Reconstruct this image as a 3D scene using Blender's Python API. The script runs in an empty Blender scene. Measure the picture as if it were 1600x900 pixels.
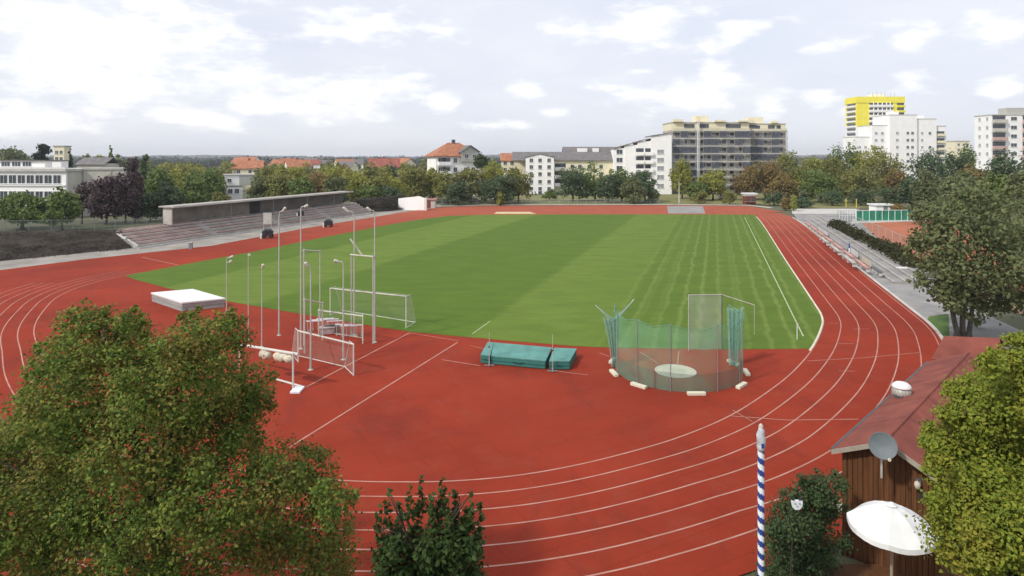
import bpy, math, random
import numpy as np
from mathutils import Vector, Matrix
R = math.radians
scene = bpy.context.scene
col = scene.collection

# ------------------------------------------------------------------ camera model
H, F, HY = 12.4, 1000.0, 247.0          # eye height (m), focal length and horizon row of the 1600x900 photograph
def G(px, py, z=0.0):                    # point at height z seen at a pixel
    D = F * (H - z) / (py - HY)
    return Vector(((px - 800) / F * D, D, z))
def P(px, py, D):                        # point at depth D seen at a pixel
    return Vector(((px - 800) / F * D, D, H - (py - HY) / F * D))

# ------------------------------------------------------------------ materials
def nodes_of(name):
    m = bpy.data.materials.new(name); m.use_nodes = True
    nt = m.node_tree
    return m, nt, nt.nodes['Principled BSDF'], nt.nodes, nt.links

def mat(name, c, rough=0.7, var=0.15, scale=1.5, c2=None, bump=0.0, bscale=None, metal=0.0, detail=6, spec=0.3, stretch=None):
    m, nt, b, N, L = nodes_of(name)
    tc = N.new('ShaderNodeTexCoord')
    src = tc.outputs['Object']
    if stretch:
        mp = N.new('ShaderNodeMapping'); mp.inputs['Scale'].default_value = stretch
        L.new(src, mp.inputs['Vector']); src = mp.outputs['Vector']
    n = N.new('ShaderNodeTexNoise'); n.inputs['Scale'].default_value = scale; n.inputs['Detail'].default_value = detail
    n.inputs['Roughness'].default_value = 0.62
    L.new(src, n.inputs['Vector'])
    r = N.new('ShaderNodeValToRGB')
    a = [max(0, x * (1 - var)) for x in c]; z = [min(1, x * (1 + var)) for x in c]
    if c2: z = list(c2); a = list(c)
    r.color_ramp.elements[0].position = 0.32; r.color_ramp.elements[1].position = 0.68
    r.color_ramp.elements[0].color = (*a, 1); r.color_ramp.elements[1].color = (*z, 1)
    L.new(n.outputs['Fac'], r.inputs['Fac']); L.new(r.outputs['Color'], b.inputs['Base Color'])
    b.inputs['Roughness'].default_value = rough; b.inputs['Metallic'].default_value = metal
    b.inputs['Specular IOR Level'].default_value = spec
    if bump:
        n2 = N.new('ShaderNodeTexNoise'); n2.inputs['Scale'].default_value = bscale or scale * 8; n2.inputs['Detail'].default_value = 4
        L.new(src, n2.inputs['Vector'])
        bp = N.new('ShaderNodeBump'); bp.inputs['Strength'].default_value = bump; bp.inputs['Distance'].default_value = 0.05
        L.new(n2.outputs['Fac'], bp.inputs['Height']); L.new(bp.outputs['Normal'], b.inputs['Normal'])
    return m

def leaf_mat(name, cols, patch=None, pscale=0.5, trans=0.3, pthr=(0.5, 0.62)):
    """leaf colours differ from leaf to leaf; patch = second palette that takes over in whole sprays (autumn)"""
    m, nt, b, N, L = nodes_of(name)
    geo = N.new('ShaderNodeNewGeometry')
    def ramp(cs):
        r = N.new('ShaderNodeValToRGB'); r.color_ramp.interpolation = 'LINEAR'
        while len(r.color_ramp.elements) < len(cs): r.color_ramp.elements.new(0.5)
        for i, c in enumerate(cs):
            r.color_ramp.elements[i].position = i / max(1, len(cs) - 1); r.color_ramp.elements[i].color = (*c, 1)
        L.new(geo.outputs['Random Per Island'], r.inputs['Fac']); return r.outputs['Color']
    out = ramp(cols)
    if patch:
        tc = N.new('ShaderNodeTexCoord'); n = N.new('ShaderNodeTexNoise')
        n.inputs['Scale'].default_value = pscale; n.inputs['Detail'].default_value = 5; n.inputs['Roughness'].default_value = 0.7
        L.new(tc.outputs['Object'], n.inputs['Vector'])
        mr = N.new('ShaderNodeMapRange'); mr.inputs['From Min'].default_value = pthr[0]; mr.inputs['From Max'].default_value = pthr[1]
        L.new(n.outputs['Fac'], mr.inputs['Value'])
        mx = N.new('ShaderNodeMix'); mx.data_type = 'RGBA'
        L.new(mr.outputs['Result'], mx.inputs['Factor']); L.new(out, mx.inputs['A']); L.new(ramp(patch), mx.inputs['B'])
        out = mx.outputs['Result']
    L.new(out, b.inputs['Base Color']); b.inputs['Roughness'].default_value = 0.62; b.inputs['Specular IOR Level'].default_value = 0.18
    t = N.new('ShaderNodeBsdfTranslucent'); L.new(out, t.inputs['Color'])
    ms = N.new('ShaderNodeMixShader'); ms.inputs['Fac'].default_value = trans
    L.new(b.outputs['BSDF'], ms.inputs[1]); L.new(t.outputs['BSDF'], ms.inputs[2])
    L.new(ms.outputs['Shader'], N['Material Output'].inputs['Surface'])
    return m

def net_mat(name, c, cover):
    m, nt, b, N, L = nodes_of(name)
    b.inputs['Base Color'].default_value = (*c, 1); b.inputs['Roughness'].default_value = 0.8
    tr = N.new('ShaderNodeBsdfTransparent')
    tc = N.new('ShaderNodeTexCoord'); n = N.new('ShaderNodeTexNoise'); n.inputs['Scale'].default_value = 1.3; n.inputs['Detail'].default_value = 4
    L.new(tc.outputs['Object'], n.inputs['Vector'])
    mr = N.new('ShaderNodeMapRange'); mr.inputs['From Min'].default_value = 0.3; mr.inputs['From Max'].default_value = 0.7
    mr.inputs['To Min'].default_value = cover * 0.7; mr.inputs['To Max'].default_value = min(1, cover * 1.3)
    L.new(n.outputs['Fac'], mr.inputs['Value'])
    ms = N.new('ShaderNodeMixShader'); L.new(mr.outputs['Result'], ms.inputs['Fac'])
    L.new(tr.outputs['BSDF'], ms.inputs[1]); L.new(b.outputs['BSDF'], ms.inputs[2])
    L.new(ms.outputs['Shader'], N['Material Output'].inputs['Surface'])
    return m

M = {}
M['white'] = mat('white_paint', (.72, .72, .70), .5, .06, 2)
M['render_white'] = mat('white_render', (.86, .85, .83), .8, .05, .4)
M['render_cream'] = mat('cream_render', (.76, .70, .50), .8, .07, .4)
M['yellow_render'] = mat('yellow_render', (.86, .76, .08), .8, .06, .3)
M['beige'] = mat('beige_panel', (.50, .48, .42), .8, .1, .4)
M['concrete'] = mat('concrete', (.40, .37, .34), .9, .22, .6, bump=.15)
M['paleconc'] = mat('pale_concrete', (.50, .48, .44), .9, .15, .5)
M['pathgrey'] = mat('grey_path', (.29, .265, .235), .95, .25, .3, bump=.2, bscale=7)
M['gravel'] = mat('grey_gravel', (.27, .26, .25), .95, .25, .35, bump=.3, bscale=9)
M['galv'] = mat('galvanised_steel', (.46, .46, .42), .5, .15, 3, metal=.2)
M['alu'] = mat('white_painted_aluminium', (.56, .55, .50), .45, .1, 3)
M['dark'] = mat('dark_rubber', (.025, .025, .028), .7, .2, 3)
M['darkgrey'] = mat('dark_grey_metal', (.09, .10, .11), .6, .2, 2)
M['grey'] = mat('grey_metal', (.20, .22, .23), .5, .15, 2)
M['slate'] = mat('grey_roof_tiles', (.16, .15, .15), .8, .25, .8)
M['tile'] = mat('orange_roof_tiles', (.36, .15, .085), .8, .3, .9)
M['tile_red'] = mat('dark_red_roof_tiles', (.27, .09, .07), .8, .3, .9)
M['glass'] = mat('dark_window_glass', (.05, .06, .075), .12, .3, .5, spec=.6)
M['glass_pale'] = mat('curtained_window_glass', (.30, .31, .33), .2, .25, .8, spec=.5)
M['wood'] = mat('brown_boards', (.105, .042, .015), .8, .4, 1.6, stretch=(9, 9, .5), bump=.3, bscale=14)
M['fascia'] = mat('weathered_fascia', (.30, .26, .21), .8, .15, 3)
M['bark'] = mat('bark', (.055, .042, .032), .9, .3, 5, bump=.5)
M['bark_grey'] = mat('grey_bark', (.10, .09, .075), .9, .3, 5, bump=.5)
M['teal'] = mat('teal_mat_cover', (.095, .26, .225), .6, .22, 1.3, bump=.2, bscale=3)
M['teal_shaded'] = mat('teal_mat_shaded_side', (.035, .16, .14), .6, .12, 1.3)  # darker copy of the teal: shade on the mat sides, put into the colour
M['teal_net'] = mat('teal_rope', (.11, .33, .27), .85, .2, 3)
M['teal_bundle'] = None
M['cloth_white'] = mat('white_canvas', (.70, .70, .69), .85, .07, 2, bump=.15, bscale=6)
M['line'] = mat('line_paint', (.36, .165, .12), .8, .25, 1.1, c2=(.50, .28, .22))
M['line_grass'] = mat('chalk_line', (.36, .44, .24), .9, .3, 1.4)
M['kerb'] = mat('kerb_white', (.62, .58, .46), .8, .18, .8)
M['pink'] = mat('faded_red_seat', (.46, .24, .20), .8, .3, .7)
M['seat_grey'] = mat('faded_grey_seat', (.42, .37, .34), .8, .2, .7)
M['earth'] = mat('dark_bank_soil', (.05, .04, .033), .95, .35, .5, bump=.4)
M['sand'] = mat('pale_sand', (.56, .47, .27), .95, .12, .8)
M['clay'] = mat('orange_clay', (.40, .13, .065), .95, .14, .3)
M['tan'] = mat('tan_clay', (.36, .22, .14), .95, .16, .3)
M['greenscreen'] = mat('green_windscreen', (.03, .22, .13), .85, .3, .8, stretch=(1, 1, .3))
M['dish'] = mat('grey_dish', (.145, .17, .18), .55, .12, 4)
M['blue'] = mat('blue_paint', (.03, .06, .25), .5, .1, 3)
M['pole_white'] = mat('pole_white', (.74, .76, .80), .55, .06, 3)
M['flagcloth'] = mat('furled_flag_cloth', (.46, .46, .50), .85, .3, 5)
M['pallet'] = mat('faded_lilac_plastic', (.42, .34, .34), .7, .25, 4)
M['redbrown'] = mat('red_brown_paint', (.20, .055, .035), .7, .2, 2)
M['carpaint'] = mat('white_car_paint', (.74, .75, .76), .3, .04, 2, spec=.5)
M['carpaint_dark'] = mat('dark_car_paint', (.03, .035, .045), .3, .1, 2, spec=.5)
M['lamp'] = mat('lamp_housing', (.52, .52, .44), .5, .1, 4)
M['net_white'] = net_mat('white_goal_net', (.55, .57, .5), .13)
M['net_green'] = net_mat('green_cage_net', (.17, .46, .31), .27)
M['teal_bundle'] = net_mat('bundled_teal_net', (.26, .46, .40), .40)
M['net_pale'] = net_mat('pale_cage_net', (.42, .48, .42), .34)
M['net_dark'] = net_mat('dark_skirt_net', (.07, .07, .07), .42)
M['scaffnet'] = net_mat('grey_scaffold_net', (.085, .095, .125), .72)
M['chain'] = net_mat('chain_link', (.20, .24, .22), .22)

LM = {}
def lm(n, cols, patch=None, gain=1.0, **k):
    up = lambda cs: [tuple(min(1, q * gain) for q in c) for c in cs] if cs else None
    LM[n] = leaf_mat('leaves_' + n, up(cols), up(patch), **k)
lm('maple', [(.024, .046, .010), (.058, .090, .016), (.10, .14, .022), (.042, .07, .014), (.15, .155, .026)],
   patch=[(.15, .065, .02), (.10, .085, .02), (.11, .065, .02), (.20, .11, .03), (.08, .085, .018)], pscale=1.0, pthr=(.48, .68), gain=1.85)
lm('bright', [(.10, .14, .02), (.17, .20, .025), (.13, .17, .02), (.22, .22, .03), (.08, .12, .02)],
   patch=[(.26, .21, .03), (.20, .15, .03), (.24, .24, .03), (.10, .13, .02)], pscale=.7, pthr=(.55, .7), gain=1.4)
lm('laurel', [(.018, .035, .010), (.03, .055, .014), (.04, .07, .016), (.05, .075, .02)], gain=1.25)
lm('darkbush', [(.016, .028, .012), (.028, .045, .018), (.022, .036, .015), (.04, .055, .02)], gain=2.5)
lm('greyolive', [(.045, .058, .026), (.075, .088, .036), (.055, .07, .03), (.095, .095, .045)],
   patch=[(.085, .075, .038), (.075, .078, .036), (.06, .075, .03)], pscale=.35, pthr=(.52, .7), gain=2.3)
lm('green', [(.040, .060, .018), (.07, .095, .026), (.055, .08, .022), (.09, .11, .032)], gain=2.3)
lm('olive', [(.075, .085, .026), (.12, .125, .036), (.095, .105, .03), (.14, .135, .045)],
   patch=[(.14, .11, .035), (.11, .10, .035), (.09, .09, .03)], pscale=.12, pthr=(.45, .65), gain=2.05)
lm('yellow', [(.13, .14, .03), (.18, .18, .036), (.15, .155, .034), (.10, .115, .03)],
   patch=[(.19, .14, .04), (.14, .13, .03), (.17, .16, .036)], pscale=.12, pthr=(.48, .65), gain=1.9)
lm('brown', [(.12, .085, .034), (.16, .11, .04), (.10, .085, .032), (.18, .12, .045)],
   patch=[(.075, .08, .028), (.10, .10, .032)], pscale=.1, pthr=(.48, .62), gain=1.8)
lm('dark', [(.022, .038, .020), (.035, .054, .026), (.045, .062, .030), (.03, .045, .022)], gain=2.5)
lm('purple', [(.035, .024, .028), (.055, .036, .040), (.045, .032, .034), (.07, .05, .05)], gain=2.1)
lm('conifer', [(.016, .028, .018), (.026, .04, .026), (.02, .033, .02)])
lm('hedge', [(.03, .036, .014), (.05, .055, .02), (.06, .062, .026)])
lm('bank', [(.022, .02, .016), (.04, .034, .026), (.03, .03, .02), (.05, .042, .032)], gain=1.7)
lm('forest', [(.05, .07, .06), (.065, .085, .075), (.055, .075, .07)])  # blue-grey distance haze put into the leaf colour

# ------------------------------------------------------------------ mesh helpers
class MB:
    def __init__(s): s.v = []; s.f = []; s.mi = []; s.mats = []
    def _m(s, m):
        m = M[m] if isinstance(m, str) else m
        if m not in s.mats: s.mats.append(m)
        return s.mats.index(m)
    def add(s, vs, fs, m):
        k = len(s.v); s.v += [tuple(v) for v in vs]; i = s._m(m)
        for f in fs: s.f.append(tuple(k + q for q in f)); s.mi.append(i)
    def box(s, x0, x1, y0, y1, z0, z1, m, mx=None):
        vs = [(x, y, z) for z in (z0, z1) for x, y in ((x0, y0), (x1, y0), (x1, y1), (x0, y1))]
        if mx is not None: vs = [mx @ Vector(v) for v in vs]
        s.add(vs, [(3, 2, 1, 0), (4, 5, 6, 7), (0, 1, 5, 4), (1, 2, 6, 5), (2, 3, 7, 6), (3, 0, 4, 7)], m)
    def prism(s, poly, z0, z1, m, mtop=None):          # poly: ccw list of xy
        n = len(poly)
        vs = [(p[0], p[1], z0) for p in poly] + [(p[0], p[1], z1) for p in poly]
        s.add(vs, [tuple(range(n - 1, -1, -1))] + [(i, (i + 1) % n, n + (i + 1) % n, n + i) for i in range(n)], m)
        s.add(vs[n:], [tuple(range(n))], mtop or m)
    def tube(s, pts, rad, m, seg=8, cap=True):
        pts = [Vector(p) for p in pts]; n = len(pts)
        rad = rad if isinstance(rad, (list, tuple)) else [rad] * n
        vs = []; fs = []
        up = None
        for i, p in enumerate(pts):
            d = (pts[min(i + 1, n - 1)] - pts[max(i - 1, 0)]).normalized()
            if up is None: up = Vector((0, 0, 1)) if abs(d.z) < .9 else Vector((1, 0, 0))
            a = d.cross(up)
            if a.length < 1e-4: a = d.orthogonal()
            a.normalize(); b = d.cross(a)
            for k in range(seg):
                t = 2 * math.pi * k / seg
                vs.append(p + (a * math.cos(t) + b * math.sin(t)) * rad[i])
        for i in range(n - 1):
            for k in range(seg):
                fs.append((i * seg + k, i * seg + (k + 1) % seg, (i + 1) * seg + (k + 1) % seg, (i + 1) * seg + k))
        if cap: fs.append(tuple(range(seg - 1, -1, -1))); fs.append(tuple((n - 1) * seg + k for k in range(seg)))
        s.add(vs, fs, m)
    def lathe(s, prof, m, seg=24, c=(0, 0, 0), mx=None):   # prof: (r, z)
        vs = []
        for r, z in prof:
            for k in range(seg):
                t = 2 * math.pi * k / seg; v = Vector((r * math.cos(t), r * math.sin(t), z))
                if mx is not None: v = mx @ v
                vs.append(v + Vector(c))
        fs = [(i * seg + k, i * seg + (k + 1) % seg, (i + 1) * seg + (k + 1) % seg, (i + 1) * seg + k) for i in range(len(prof) - 1) for k in range(seg)]
        s.add(vs, fs, m)
    def sheet(s, poly, m):
        s.add(poly, [tuple(range(len(poly)))], m)
    def build(s, name, parent=None, smooth=False, loc=None, rz=0):
        me = bpy.data.meshes.new(name); me.from_pydata(s.v, [], s.f)
        for m in s.mats: me.materials.append(m)
        me.polygons.foreach_set('material_index', s.mi)
        if smooth: me.polygons.foreach_set('use_smooth', [True] * len(s.f))
        me.update()
        o = bpy.data.objects.new(name, me); col.objects.link(o)
        if parent: o.parent = parent
        if loc is not None: o.location = loc
        o.rotation_euler.z = rz
        return o

def empty(name, loc=(0, 0, 0), rz=0):
    o = bpy.data.objects.new(name, None); col.objects.link(o); o.location = loc; o.rotation_euler.z = rz
    o.empty_display_size = .3
    return o
def tag(o, label, cat, group=None):
    o['label'] = label; o['category'] = cat
    if group: o['group'] = group
    return o
def structure(o): o['kind'] = 'structure'; return o
def stuff(o): o['kind'] = 'stuff'; return o
def copy_part(o, parent, loc=None, rz=None):
    c = o.copy(); col.objects.link(c); c.parent = parent
    if loc is not None: c.location = loc
    if rz is not None: c.rotation_euler.z = rz
    return c
def bevel(o, w=.02, seg=2):
    b = o.modifiers.new('bevel', 'BEVEL'); b.width = w; b.segments = seg; b.limit_method = 'ANGLE'; return o

def catmull(pts, n=8, closed=False):
    pts = [np.array(p, float) for p in pts]; out = []
    N_ = len(pts); rng = range(N_ if closed else N_ - 1)
    for i in rng:
        p0 = pts[(i - 1) % N_] if closed or i > 0 else 2 * pts[0] - pts[1]
        p1 = pts[i]; p2 = pts[(i + 1) % N_]
        p3 = pts[(i + 2) % N_] if closed or i + 2 < N_ else 2 * p2 - p1
        for k in range(n):
            t = k / n
            out.append(.5 * ((2 * p1) + (-p0 + p2) * t + (2 * p0 - 5 * p1 + 4 * p2 - p3) * t * t + (-p0 + 3 * p1 - 3 * p2 + p3) * t ** 3))
    if not closed: out.append(pts[-1])
    return out
def ribbon(mb, path, w, z, m, h=0.0):
    """flat strip of width w along an xy path (h > 0: a raised strip with sides)"""
    p = np.array([q[:2] for q in path]); t = np.gradient(p, axis=0); t /= np.linalg.norm(t, axis=1)[:, None] + 1e-9
    nrm = np.stack([-t[:, 1], t[:, 0]], 1)
    a = p + nrm * w / 2; b = p - nrm * w / 2; n = len(p); vs = []; fs = []
    for i in range(n): vs += [(a[i][0], a[i][1], z + h), (b[i][0], b[i][1], z + h)]
    fs = [(2 * i, 2 * i + 1, 2 * i + 3, 2 * i + 2) for i in range(n - 1)]
    if h:
        k = len(vs)
        for i in range(n): vs += [(a[i][0], a[i][1], z), (b[i][0], b[i][1], z)]
        for i in range(n - 1):
            fs += [(2 * i + 2, k + 2 * i + 2, k + 2 * i, 2 * i), (2 * i + 1, k + 2 * i + 1, k + 2 * i + 3, 2 * i + 3)]
        fs += [(0, k, k + 1, 1), (2 * n - 1, k + 2 * n - 1, k + 2 * n - 2, 2 * n - 2)]
    mb.add(vs, fs, m)
def ground_poly(mb, pts, z, m):
    from mathutils.geometry import tessellate_polygon
    vs = [Vector((p[0], p[1], z)) for p in pts]
    tris = tessellate_polygon([vs])
    fs = []
    for t in tris:
        a, b, c = (vs[i] for i in t)
        fs.append(t if (b - a).cross(c - a).z > 0 else t[::-1])
    mb.add(vs, fs, m)

# ------------------------------------------------------------------ trees
def leaf_cloud(blobs, n, size, seed, up=0.0, shell=.55, droop=.0, fold=True):
    """n leaves (two-facet kites) spread through the volume of the blobs; blobs rows: cx cy cz rx ry rz"""
    g = np.random.default_rng(seed); B = np.array(blobs, float)
    vol = (B[:, 3] * B[:, 4] * B[:, 5]) ** (2 / 3); idx = g.choice(len(B), n, p=vol / vol.sum())
    d = g.normal(size=(n, 3)); d /= np.linalg.norm(d, axis=1)[:, None]
    r = (shell + (1 - shell) * g.random(n) ** .6) * (1 + .16 * g.normal(size=n).clip(-2, 2))
    low = d[:, 2] < -.2; r[low] *= (.5 + .5 * g.random(low.sum()))
    c = B[idx, :3] + d * r[:, None] * B[idx, 3:]
    nrm = d * .9 + g.normal(size=(n, 3)) * .75 + np.array([0, 0, .35 + up]); nrm /= np.linalg.norm(nrm, axis=1)[:, None]
    t = g.normal(size=(n, 3)); t[:, 2] -= droop; t -= nrm * (t * nrm).sum(1)[:, None]; t /= np.linalg.norm(t, axis=1)[:, None] + 1e-9
    b = np.cross(nrm, t)
    s = (size * (.6 + .8 * g.random(n)))[:, None]
    v = np.empty((n, 6, 3))
    k = .18 * s
    v[:, 0] = c - t * s * .5; v[:, 1] = c + b * s * .36 - t * s * .06 - nrm * k; v[:, 2] = c + b * s * .20 + t * s * .34 - nrm * k * .6
    v[:, 3] = c + t * s * .55; v[:, 4] = c - b * s * .20 + t * s * .34 - nrm * k * .6; v[:, 5] = c - b * s * .36 - t * s * .06 - nrm * k
    return v
def leaves_object(name, v, m, parent):
    n = len(v); me = bpy.data.meshes.new(name)
    me.vertices.add(n * 6); me.vertices.foreach_set('co', v.reshape(-1).astype(np.float32))
    base = (np.arange(n) * 6)[:, None]
    li = np.concatenate([base + [0, 3, 2, 1], base + [0, 5, 4, 3]], 1).reshape(-1)
    me.loops.add(n * 8); me.loops.foreach_set('vertex_index', li.astype(np.int32))
    me.polygons.add(n * 2); me.polygons.foreach_set('loop_start', (np.arange(n * 2) * 4).astype(np.int32))
    me.materials.append(m); me.update(calc_edges=True)
    o = bpy.data.objects.new(name, me); col.objects.link(o)
    if parent: o.parent = parent
    return o
def limbs(root, base_r, fork, blobs, seed, m='bark', n=10, lean=(0, 0), name='trunk', base=(0, 0)):
    rng = random.Random(seed); mb = MB()
    f = Vector((base[0] + lean[0], base[1] + lean[1], fork)); b0 = Vector((base[0], base[1], -.05))
    mb.tube([b0, b0 + Vector((0, 0, .35)), b0.lerp(f, .55) + Vector((rng.uniform(-.1, .1), rng.uniform(-.1, .1), 0)), f],
            [base_r * 1.5, base_r * 1.1, base_r * .9, base_r * .75], m, 9)
    bl = list(blobs); rng.shuffle(bl)
    for b in bl[:n]:
        e = Vector(b[:3]); s = b0.lerp(f, rng.uniform(.72, 1)); mid = s.lerp(e, .5) + Vector((rng.uniform(-.3, .3), rng.uniform(-.3, .3), .25 * (e - s).length * .5))
        mb.tube([s, s.lerp(mid, .5), mid, mid.lerp(e, .6), e], [base_r * .5, base_r * .42, base_r * .3, base_r * .2, base_r * .07], m, 6)
        for _ in range(2):
            e2 = e + Vector((rng.uniform(-1, 1) * b[3], rng.uniform(-1, 1) * b[4], rng.uniform(-.2, .9) * b[5])) * .8
            mb.tube([mid, mid.lerp(e2, .5) + Vector((0, 0, .1)), e2], [base_r * .2, base_r * .13, base_r * .04], m, 5)
    return mb.build(name, root, smooth=True)
def round_blobs(w, h, h0, seed, nb=16, dep=None):
    """clumps filling a rounded crown of width w from height h0 up to h"""
    g = random.Random(seed); out = []; dep = dep or w; cz = (h + h0) / 2; hz = (h - h0) / 2
    for i in range(nb):
        while True:
            x, y, z = g.uniform(-1, 1), g.uniform(-1, 1), g.uniform(-1, 1)
            if .2 < x * x + y * y + z * z < 1: break
        k = g.uniform(.27, .42)
        fx = .74 if z < .2 else .64
        out.append((x * w / 2 * fx, y * dep / 2 * fx, cz + z * hz * .70, w / 2 * k * 1.05, dep / 2 * k * 1.05, hz * k))
    out.append((0, 0, cz, w * .3, dep * .3, hz * .62))
    for i in range(7):
        a = i * .9 + g.uniform(0, .8); q = g.uniform(.22, .33)
        out.append((math.cos(a) * w * q, math.sin(a) * dep * q, h0 + (h - h0) * g.uniform(.10, .30), w * .19, dep * .19, (h - h0) * .17))
    return out
def ragged(bl, seed, k=3, r0=.26, r1=.42, far=1.08):
    g = random.Random(seed); out = list(bl)
    for x, y, z, a, b, c in bl:
        for _ in range(k):
            d = Vector((g.gauss(0, 1), g.gauss(0, 1), g.gauss(.25, 1))).normalized(); f = g.uniform(.85, far); q = g.uniform(r0, r1)
            out.append((x + d.x * a * f, y + d.y * b * f, z + d.z * c * f, a * q, b * q, c * q))
    return out
def fit_blobs(bl, w, h, h0):
    B = np.array(bl); x = max((np.abs(B[:, 0]) + B[:, 3]).max(), (np.abs(B[:, 1]) + B[:, 4]).max() * .9); zt = (B[:, 2] + B[:, 5]).max(); zb = (B[:, 2] - B[:, 5]).min()
    kx = w / 2 / x * 1.04; kz = (h - h0) / (zt - zb) * 1.02
    B[:, [0, 1, 3, 4]] *= kx; B[:, 2] = h0 + (B[:, 2] - zb) * kz; B[:, 5] *= kz
    return [tuple(r) for r in B]
tree_seed = [100]
def tree(name, loc, w, h, leafm, label, group=None, kind='round', n=900, leaf=.55, h0=None, cat='tree', nb=16, bark='bark', lean=(0, 0), dens=2.6):
    tree_seed[0] += 1; sd = tree_seed[0]
    root = empty(name, loc); tag(root, label, cat, group)
    h0 = h * .22 if h0 is None else h0
    if kind == 'round': bl = fit_blobs(ragged(round_blobs(w, h, h0, sd, nb), sd, 2), w, h, h0)
    elif kind == 'cone':
        bl = []
        for i in range(12):
            t = i / 11; rr = w / 2 * (1 - t) * .9 + .12
            bl.append((random.Random(sd + i).uniform(-.1, .1) * w, 0, h0 + (h - h0) * t * .95, rr, rr, (h - h0) * .09))
    elif kind == 'column':
        bl = [(random.Random(sd + i).uniform(-.16, .16) * w, random.Random(sd - i).uniform(-.16, .16) * w, h0 + (h - h0) * (i + .5) / 9, w * .36 * (1 - abs(i - 3) * .06), w * .36, (h - h0) * .1) for i in range(9)]
    v = leaf_cloud(bl, int(n * dens), leaf, sd, shell=.45)
    leaves_object('crown', v, LM[leafm], root)
    limbs(root, max(.08, w * .028), h0 + .15 * (h - h0), bl[:nb] if kind == 'round' else bl, sd, bark, n=6)
    return root
def tree_px(name, px, top, wpx, D, leafm, label, **k):
    """a tree standing at depth D whose crown is wpx wide and reaches row top"""
    x = (px - 800) / F * D
    return tree(name, (x, D, 0), wpx * D / F, H - (top - HY) / F * D, leafm, label, **k)

# ------------------------------------------------------------------ ground, track, pitch
m, nt, b, N, L = nodes_of('ground_soil'); M['ground'] = mat('rough_grass_ground', (.075, .085, .04), .95, .3, .05, c2=(.13, .125, .075))
M['lawn'] = mat('meadow', (.15, .16, .055), .95, .3, .08, c2=(.22, .20, .085))
M['turf'] = mat('short_turf', (.07, .125, .028), .95, .3, .3)

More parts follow.
